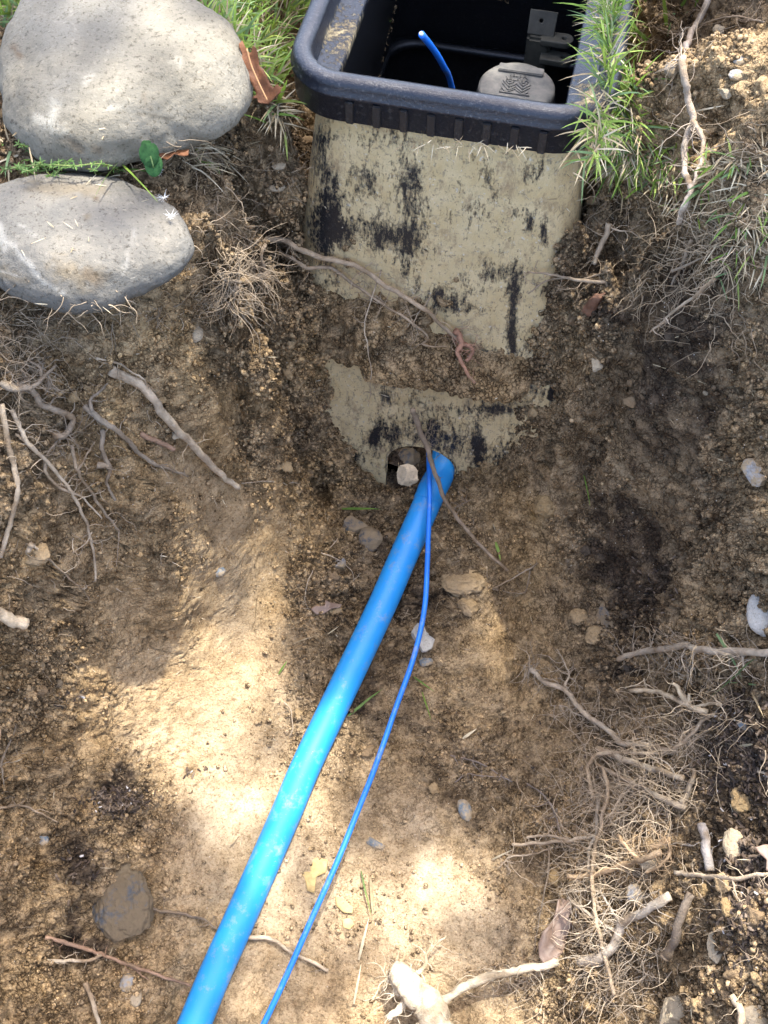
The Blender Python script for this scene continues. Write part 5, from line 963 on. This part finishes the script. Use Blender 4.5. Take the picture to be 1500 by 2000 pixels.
# ------------------------------------------------------------------ leaves and small plants
def leafthing(name, label, cat, outline, lift, m, curl=.004, vein=None, z=None, mid=None, group=None):
    "a leaf laid over the surface: outline in survey pixels, filled, bent and given thickness"
    bm = bmesh.new(); W_ = []
    cu = sum(q[0] for q in outline) / len(outline); cv = sum(q[1] for q in outline) / len(outline)
    c0, n0 = G(cu, cv, lift)
    if z is None: zf = lambda u, v: c0.z
    else: zf = z
    vs_ = [bm.verts.new(P(u, v, zf(u, v))) for u, v in outline]; f = bm.faces.new(vs_); bmesh.ops.triangulate(bm, faces=[f]); bmesh.ops.subdivide_edges(bm, edges=bm.edges[:], cuts=2, use_grid_fill=True); bmesh.ops.subdivide_edges(bm, edges=bm.edges[:], cuts=1, use_grid_fill=True)
    s0 = random.random() * 30
    for v in bm.verts:
        v.co.z += curl * mnoise(v.co * 45 + Vector((s0, 0, 0))) * 1.3 + curl * .5 * mnoise(v.co * 120)
        if mid:
            a, b = P(*mid[0], v.co.z), P(*mid[1], v.co.z); e = (b - a); e.z = 0; e.normalize(); w3 = v.co - a; w3.z = 0; dd = (w3 - e * w3.dot(e)).length; v.co.z += dd * .45
    bmesh.ops.recalc_face_normals(bm, faces=bm.faces)
    me = bpy.data.meshes.new(name); bm.to_mesh(me); bm.free()
    for p_ in me.polygons: p_.use_smooth = True
    o = link(name, me, m); so_ = o.modifiers.new('t', 'SOLIDIFY'); so_.thickness = .0005; tag(o, label, cat, group); return o
OAK = simple('dead_oak_leaf', (.095, .034, .012), .6, .4, 60, .25, .0010, (.16, .062, .022)); BRL = simple('brown_leaf', (.17, .115, .085), .5, .3, 30, .4, .0006, (.28, .19, .13)); YEL = simple('yellow_leaf_scrap', (.46, .335, .15), .95, .3, 90, .1, .001); GRN = simple('clover_leaf', (.022, .070, .024), .85, .4, 200, .1, .0006, (.045, .115, .035))
zo = lambda u, v: .030 - .034 * min(1, max(0, (v - 75) / 140)) if v < 300 else 0
oak = leafthing('oak_leaf', 'curled reddish brown oak leaf between the big boulder and the box', 'leaf', [(473, 79), (479, 94), (484, 102), (491, 103), (495, 92), (501, 98), (505, 112), (507, 128), (514, 140), (522, 156), (529, 172), (536, 180), (543, 176), (551, 184), (549, 193), (537, 198), (525, 205), (512, 210), (505, 208), (503, 199), (492, 200), (501, 192), (500, 186), (494, 175), (487, 163), (478, 151), (466, 142), (463, 137), (468, 131), (473, 127), (474, 112), (468, 100), (467, 92)], 0, OAK, .004, z=zo, mid=((482, 90), (520, 195)))
pa = [P(u, v, zo(u, v) + .006) for u, v in ((482, 95), (490, 125), (500, 150), (514, 180), (522, 196))]; V, F = tube_arrays(catmull(pa, 5), [.0006] * 21, 6, True); B = Batch(); B.add(V, F); B.build('midrib', simple('leaf_midrib', (.36, .19, .08), .6), oak)
leafthing('dead_leaf', 'brown wet leaf standing at the foot of the right heap', 'leaf', [(1088, 1758), (1105, 1752), (1122, 1768), (1118, 1800), (1108, 1830), (1098, 1862), (1080, 1880), (1062, 1885), (1052, 1870), (1050, 1845), (1058, 1822), (1078, 1800), (1084, 1780)], .012, BRL, .005, mid=((1100, 1760), (1070, 1880)))
leafthing('dead_leaf', 'small grey brown leaf left of the blue pipe', 'leaf', [(606, 1190), (618, 1200), (632, 1198), (646, 1190), (664, 1188), (668, 1182), (648, 1178), (636, 1174), (634, 1184), (618, 1184)], .006, BRL, .004)
leafthing('dead_leaf', 'orange brown leaf scrap under the right end of the big boulder', 'leaf', [(302, 292), (330, 288), (368, 288), (366, 298), (340, 300), (326, 310), (312, 304)], .004, OAK, .004)
leafthing('dead_leaf', 'greyish leaf at the right edge by the heap', 'leaf', [(1474, 1655), (1492, 1650), (1520, 1650), (1520, 1710), (1494, 1700), (1496, 1680), (1484, 1668)], .012, BRL, .004)
leafthing('leaf_scrap', 'largest yellow leaf scrap pressed into the clay between pipe and wire', 'leaf', [(606, 1680), (622, 1674), (640, 1680), (636, 1705), (618, 1712), (614, 1745), (600, 1740), (596, 1718), (584, 1706), (592, 1700), (606, 1704)], .0012, YEL, .0008)
leafthing('leaf_scrap', 'yellow leaf scrap just right of the wire', 'leaf', [(654, 1752), (672, 1756), (690, 1772), (688, 1784), (670, 1782), (658, 1770)], .0012, YEL, .0008)
leafthing('leaf_scrap', 'smallest yellow leaf scrap below the other two', 'leaf', [(668, 1796), (684, 1792), (692, 1806), (682, 1816), (670, 1812)], .0012, YEL, .0008)
clover = tag(empty('clover', G(297, 340)[0]), 'clover sprig with two round green leaves between the boulders', 'plant')
def cleaf(u, v, r, z, parent):
    p = P(u, v, z); bm = bmesh.new(); n = 18; pts_ = [bm.verts.new(p + Vector((0, 0, -.002)))]
    for i in range(n):
        a = 2 * math.pi * i / n; rr = r * (1 - .16 * math.exp(-((a - math.pi * .5) / .3) ** 2)); pts_.append(bm.verts.new(p + Vector((rr * math.cos(a), rr * math.sin(a) * .95, .0006 * math.cos(2 * a) + rr * .75 * math.sin(a)))))
    for i in range(n): bm.faces.new((pts_[0], pts_[1 + i], pts_[1 + (i + 1) % n]))
    me = bpy.data.meshes.new('leaf'); bm.to_mesh(me); bm.free()
    for q in me.polygons: q.use_smooth = True
    o = link('leaf', me, GRN); o.data.transform(Matrix.Translation(-parent.location)); o.parent = parent; o.modifiers.new('t', 'SOLIDIFY').thickness = .0004
cleaf(291, 300, .0068, .018, clover); cleaf(300, 322, .0062, .013, clover); cleaf(286, 284, .0035, .018, clover)
pa = catmull([G(296, 345)[0], P(300, 330, .009), P(294, 305, .017)], 5); B = Batch(); V, F = tube_arrays(pa, [.0005] * len(pa), 6, True); B.add(V - np.array(clover.location), F, (.2, .3, .1)); B.build('stem', GRASSM, clover)
weed = tag(empty('bedstraw_weed', G(120, 345)[0]), 'feathery green weed trailing between the two boulders', 'weed'); B = Batch(); B2 = Batch(); wo = np.array(weed.location)
for pts_ in (((60, 285), (70, 310), (95, 335), (120, 345)), ((15, 352), (60, 350), (110, 350), (155, 352)), ((60, 300), (85, 318), (112, 328), (140, 345)), ((110, 350), (150, 335), (190, 325)), ((90, 345), (70, 360), (50, 356)), ((150, 352), (200, 350), (240, 345))):
    pa = catmull([G(u, v, .012)[0] for u, v in pts_], 6); V, F = tube_arrays(pa, [.0005] * len(pa), 5, True); B.add(V - wo, F, (.22, .27, .08))
    for p in pa[::2]:
        for k in range(6):
            a = 6.28 * k / 6 + random.random(); blade(B2, p - weed.location, (math.cos(a), math.sin(a), random.uniform(-.2, .6)), random.uniform(.003, .006), .0011, (.11, .20, .045), .4, 3)
B.build('stem', GRASSM, weed); B2.build('leaflets', GRASSM, weed)
SEED = simple('seed_fluff', (.72, .68, .60), .8, .1)
for k, (u, v, lab) in enumerate(((315, 345, 'white fluffy seed head in the gap right of the clover'), (333, 432, 'white fluffy seed head lying on the right end of the flatter boulder'), (318, 395, 'sparse seed head on the upper edge of the flatter boulder'))):
    p = G(u, v, .004)[0]; B = Batch()
    for _ in range(22): strand(B, p, (random.gauss(0, 1), random.gauss(0, 1), random.uniform(0, 1)), random.uniform(.003, .007), .00022, (.5, .46, .38), .25, 3)
    o = B.build('seed_head', SEED); tag(o, lab, 'seed head')
# rotten wood, bark chips
WOOD = simple('rotten_wood', (.16, .075, .04), .8, .5, 40, .2, .0015, (.26, .14, .085))
p0 = G(1156, 610)[0]; me = rock_mesh('wood_fragment', (.014, .012, .048), 4, 0, .3, 77, 5); o = link('wood_fragment', me, WOOD); o.location = p0 + Vector((0, .003, .002)); o.rotation_euler = (R(15), R(8), 0); tag(o, 'splintered reddish piece of rotten wood on the wall right of the box', 'wood')
CHIP = tint_mat('bark_chip', .85)
B = Batch()
for cu, cv, ru, rv, n in ((1440, 1480, 70, 90, 900), (1460, 1750, 60, 160, 700), (230, 1565, 60, 28, 330), (150, 1700, 60, 60, 40), (1270, 1150, 60, 80, 40), (130, 1365, 40, 20, 20), (380, 1505, 40, 14, 14), (1120, 1480, 150, 100, 20), (1400, 1380, 70, 50, 80)):
    for _ in range(n):
        p, nn = G(random.gauss(cu, ru * .5), random.gauss(cv, rv * .5), .0012); V, F = ico(1); s = random.uniform(.0006, .0017); a = random.uniform(0, 6.3); c, s_ = math.cos(a), math.sin(a)
        V = V * np.array([s * random.uniform(1, 3.2), s * .8, s * random.uniform(.25, .7)]) * (1 + .8 * (RNG.random((12, 1)) - .5)); t = random.uniform(-.5, .5); V = V @ np.array([[1, 0, t], [0, 1, t * .5], [0, 0, 1]]) @ np.array([[c, s_, 0], [-s_, c, 0], [0, 0, 1]])
        k = random.random(); B.add(V + np.array(p), F, random.choice(((.03, .022, .016), (.045, .032, .024), (.075, .052, .036), (.11, .08, .055), (.16, .12, .085)) if k < .975 else ((.45, .42, .38),)))
tag(B.build('bark_mulch', CHIP, smooth=False), kind='stuff')

# ------------------------------------------------------------------ the tree beyond the box whose leaves dapple the sunlight
T1 = SUN.cross(Vector((0, 0, 1))).normalized(); T2 = SUN.cross(T1).normalized()
SPOTS = [(*s_, ) for s_ in ((320, 1320, 120, .6), (600, 1530, 70, .7), (750, 1850, 80, .5), (480, 1000, 90, .35), (200, 1500, 80, .3), (450, 1555, 85, 1.), (545, 1790, 95, 1.), (380, 1430, 60, .7), (700, 1730, 60, .6), (880, 1770, 120, .95), (850, 2000, 160, 1.), (1340, 1640, 110, .9), (1230, 130, 70, 1.), (1420, 150, 150, .8), (250, 130, 260, .5), (160, 480, 150, .45), (460, 60, 80, .8),
        (350, 900, 220, .35), (1010, 1060, 60, .5), (250, 1250, 120, .35), (1200, 1950, 120, .7), (1000, 1290, 70, .3), (520, 1230, 80, .35), (1250, 280, 90, .8), (1380, 1850, 120, .5), (560, 850, 60, .3), (100, 1850, 80, .3), (640, 1440, 40, .7), (1300, 1440, 90, .4), (1490, 1210, 60, .6), (800, 160, 200, .4))]
SP_ = []
for u, v, r, a in SPOTS:
    p = G(u, v)[0]; SP_.append((p.dot(T1), p.dot(T2), r / 1900, a))
SP_ = np.array(SP_)
def trans(a, b): return min(1, float((SP_[:, 3] * np.exp(-(((a - SP_[:, 0]) ** 2 + (b - SP_[:, 1]) ** 2) / SP_[:, 2] ** 2) ** 1.5)).sum()))
ctr = Vector((0, .4, -.3)); ca, cb = ctr.dot(T1), ctr.dot(T2)
LEAFM = simple('tree_leaf', (.05, .11, .025), .5, .3, 20, .4, 0, (.09, .17, .04)); BARK = simple('tree_bark', (.16, .12, .09), .9, .3, 12, .2, .004)
tree = tag(empty('shade_tree', (2.0, 3.4, 0)), 'leafy tree beyond the box that dapples the trench with shade', 'tree'); LB = Batch(); to = np.array(tree.location)
lt_ = np.array([[0, 0, 0], [.4, .45, .05], [1, .5, .05], [1.5, .3, 0], [1.9, 0, -.08], [1.5, -.3, 0], [1, -.5, .05], [.4, -.45, .05]]) - np.array([.95, 0, 0]); LF = [[0, 1, 2, 3], [0, 3, 4, 5], [0, 5, 6, 7]]
def addleaf(p, s):
    A = RNG.normal(size=(3, 3)); A[2] = A[2] * .5 + np.array([0, 0, 1.3]); Q_, _ = np.linalg.qr(A.T[:, ::-1]); Q_ = Q_[:, ::-1]
    LB.add((lt_ * s) @ Q_.T + np.array(p) - to, LF)
NL = 5200
for _ in range(NL * 3):
    a = ca + random.uniform(-.72, .72); b = cb + random.uniform(-.72, .72); t = .76 * trans(a, b); dens = -math.log(min(1, t * .97 + .05)) / 3.
    if random.random() < dens / 1.6:
        p = T1 * a + T2 * b + SUN * random.uniform(3.4, 4.3); addleaf(p, .030 * random.uniform(.7, 1.2))
for _ in range(3200):
    d = Vector((random.gauss(0, 1), random.gauss(0, 1), random.gauss(0, .6))); d = d.normalized() * random.uniform(.5, 1) ; c = Vector((1.5, 2.7, 4.2)); p = c + Vector((d.x * 1.9, d.y * 1.6, d.z * 1.4))
    g = p - SUN * p.dot(SUN)
    if abs(g.dot(T1) - ca) < .74 and abs(g.dot(T2) - cb) < .74: continue
    if vnoise(np.array([tuple(p * 1.4)]), 5)[0] < -.15: continue
    addleaf(p, .045 * random.uniform(.7, 1.3))
LB.build('foliage', LEAFM, tree)
def limb(pts_, r0, r1, name='branch'):
    pa = catmull(pts_, 8); pa = [p + Vector((mnoise(p * 2), mnoise(p * 2 + Vector((7, 7, 7))), 0)) * .06 for p in pa]; V, F = tube_arrays(pa, list(np.linspace(r0, r1, len(pa))), 12, True); B = Batch(); B.add(V - to, F); B.build(name, BARK, tree)
limb([Vector((2, 3.4, -.1)), Vector((1.95, 3.3, 1.2)), Vector((1.8, 3.1, 2.6)), Vector((1.5, 2.8, 3.9))], .13, .05, 'trunk')
for e in ((1.0, 2.0, 4.15), (.9, 1.75, 4.4), (2.6, 3.2, 4.4), (1.3, 3.6, 4.8), (2.2, 2.2, 4.6)): limb([Vector((1.8, 3.1, 2.7)), (Vector((1.8, 3.1, 3.2)) + Vector(e)) / 2, Vector(e)], .045, .012)
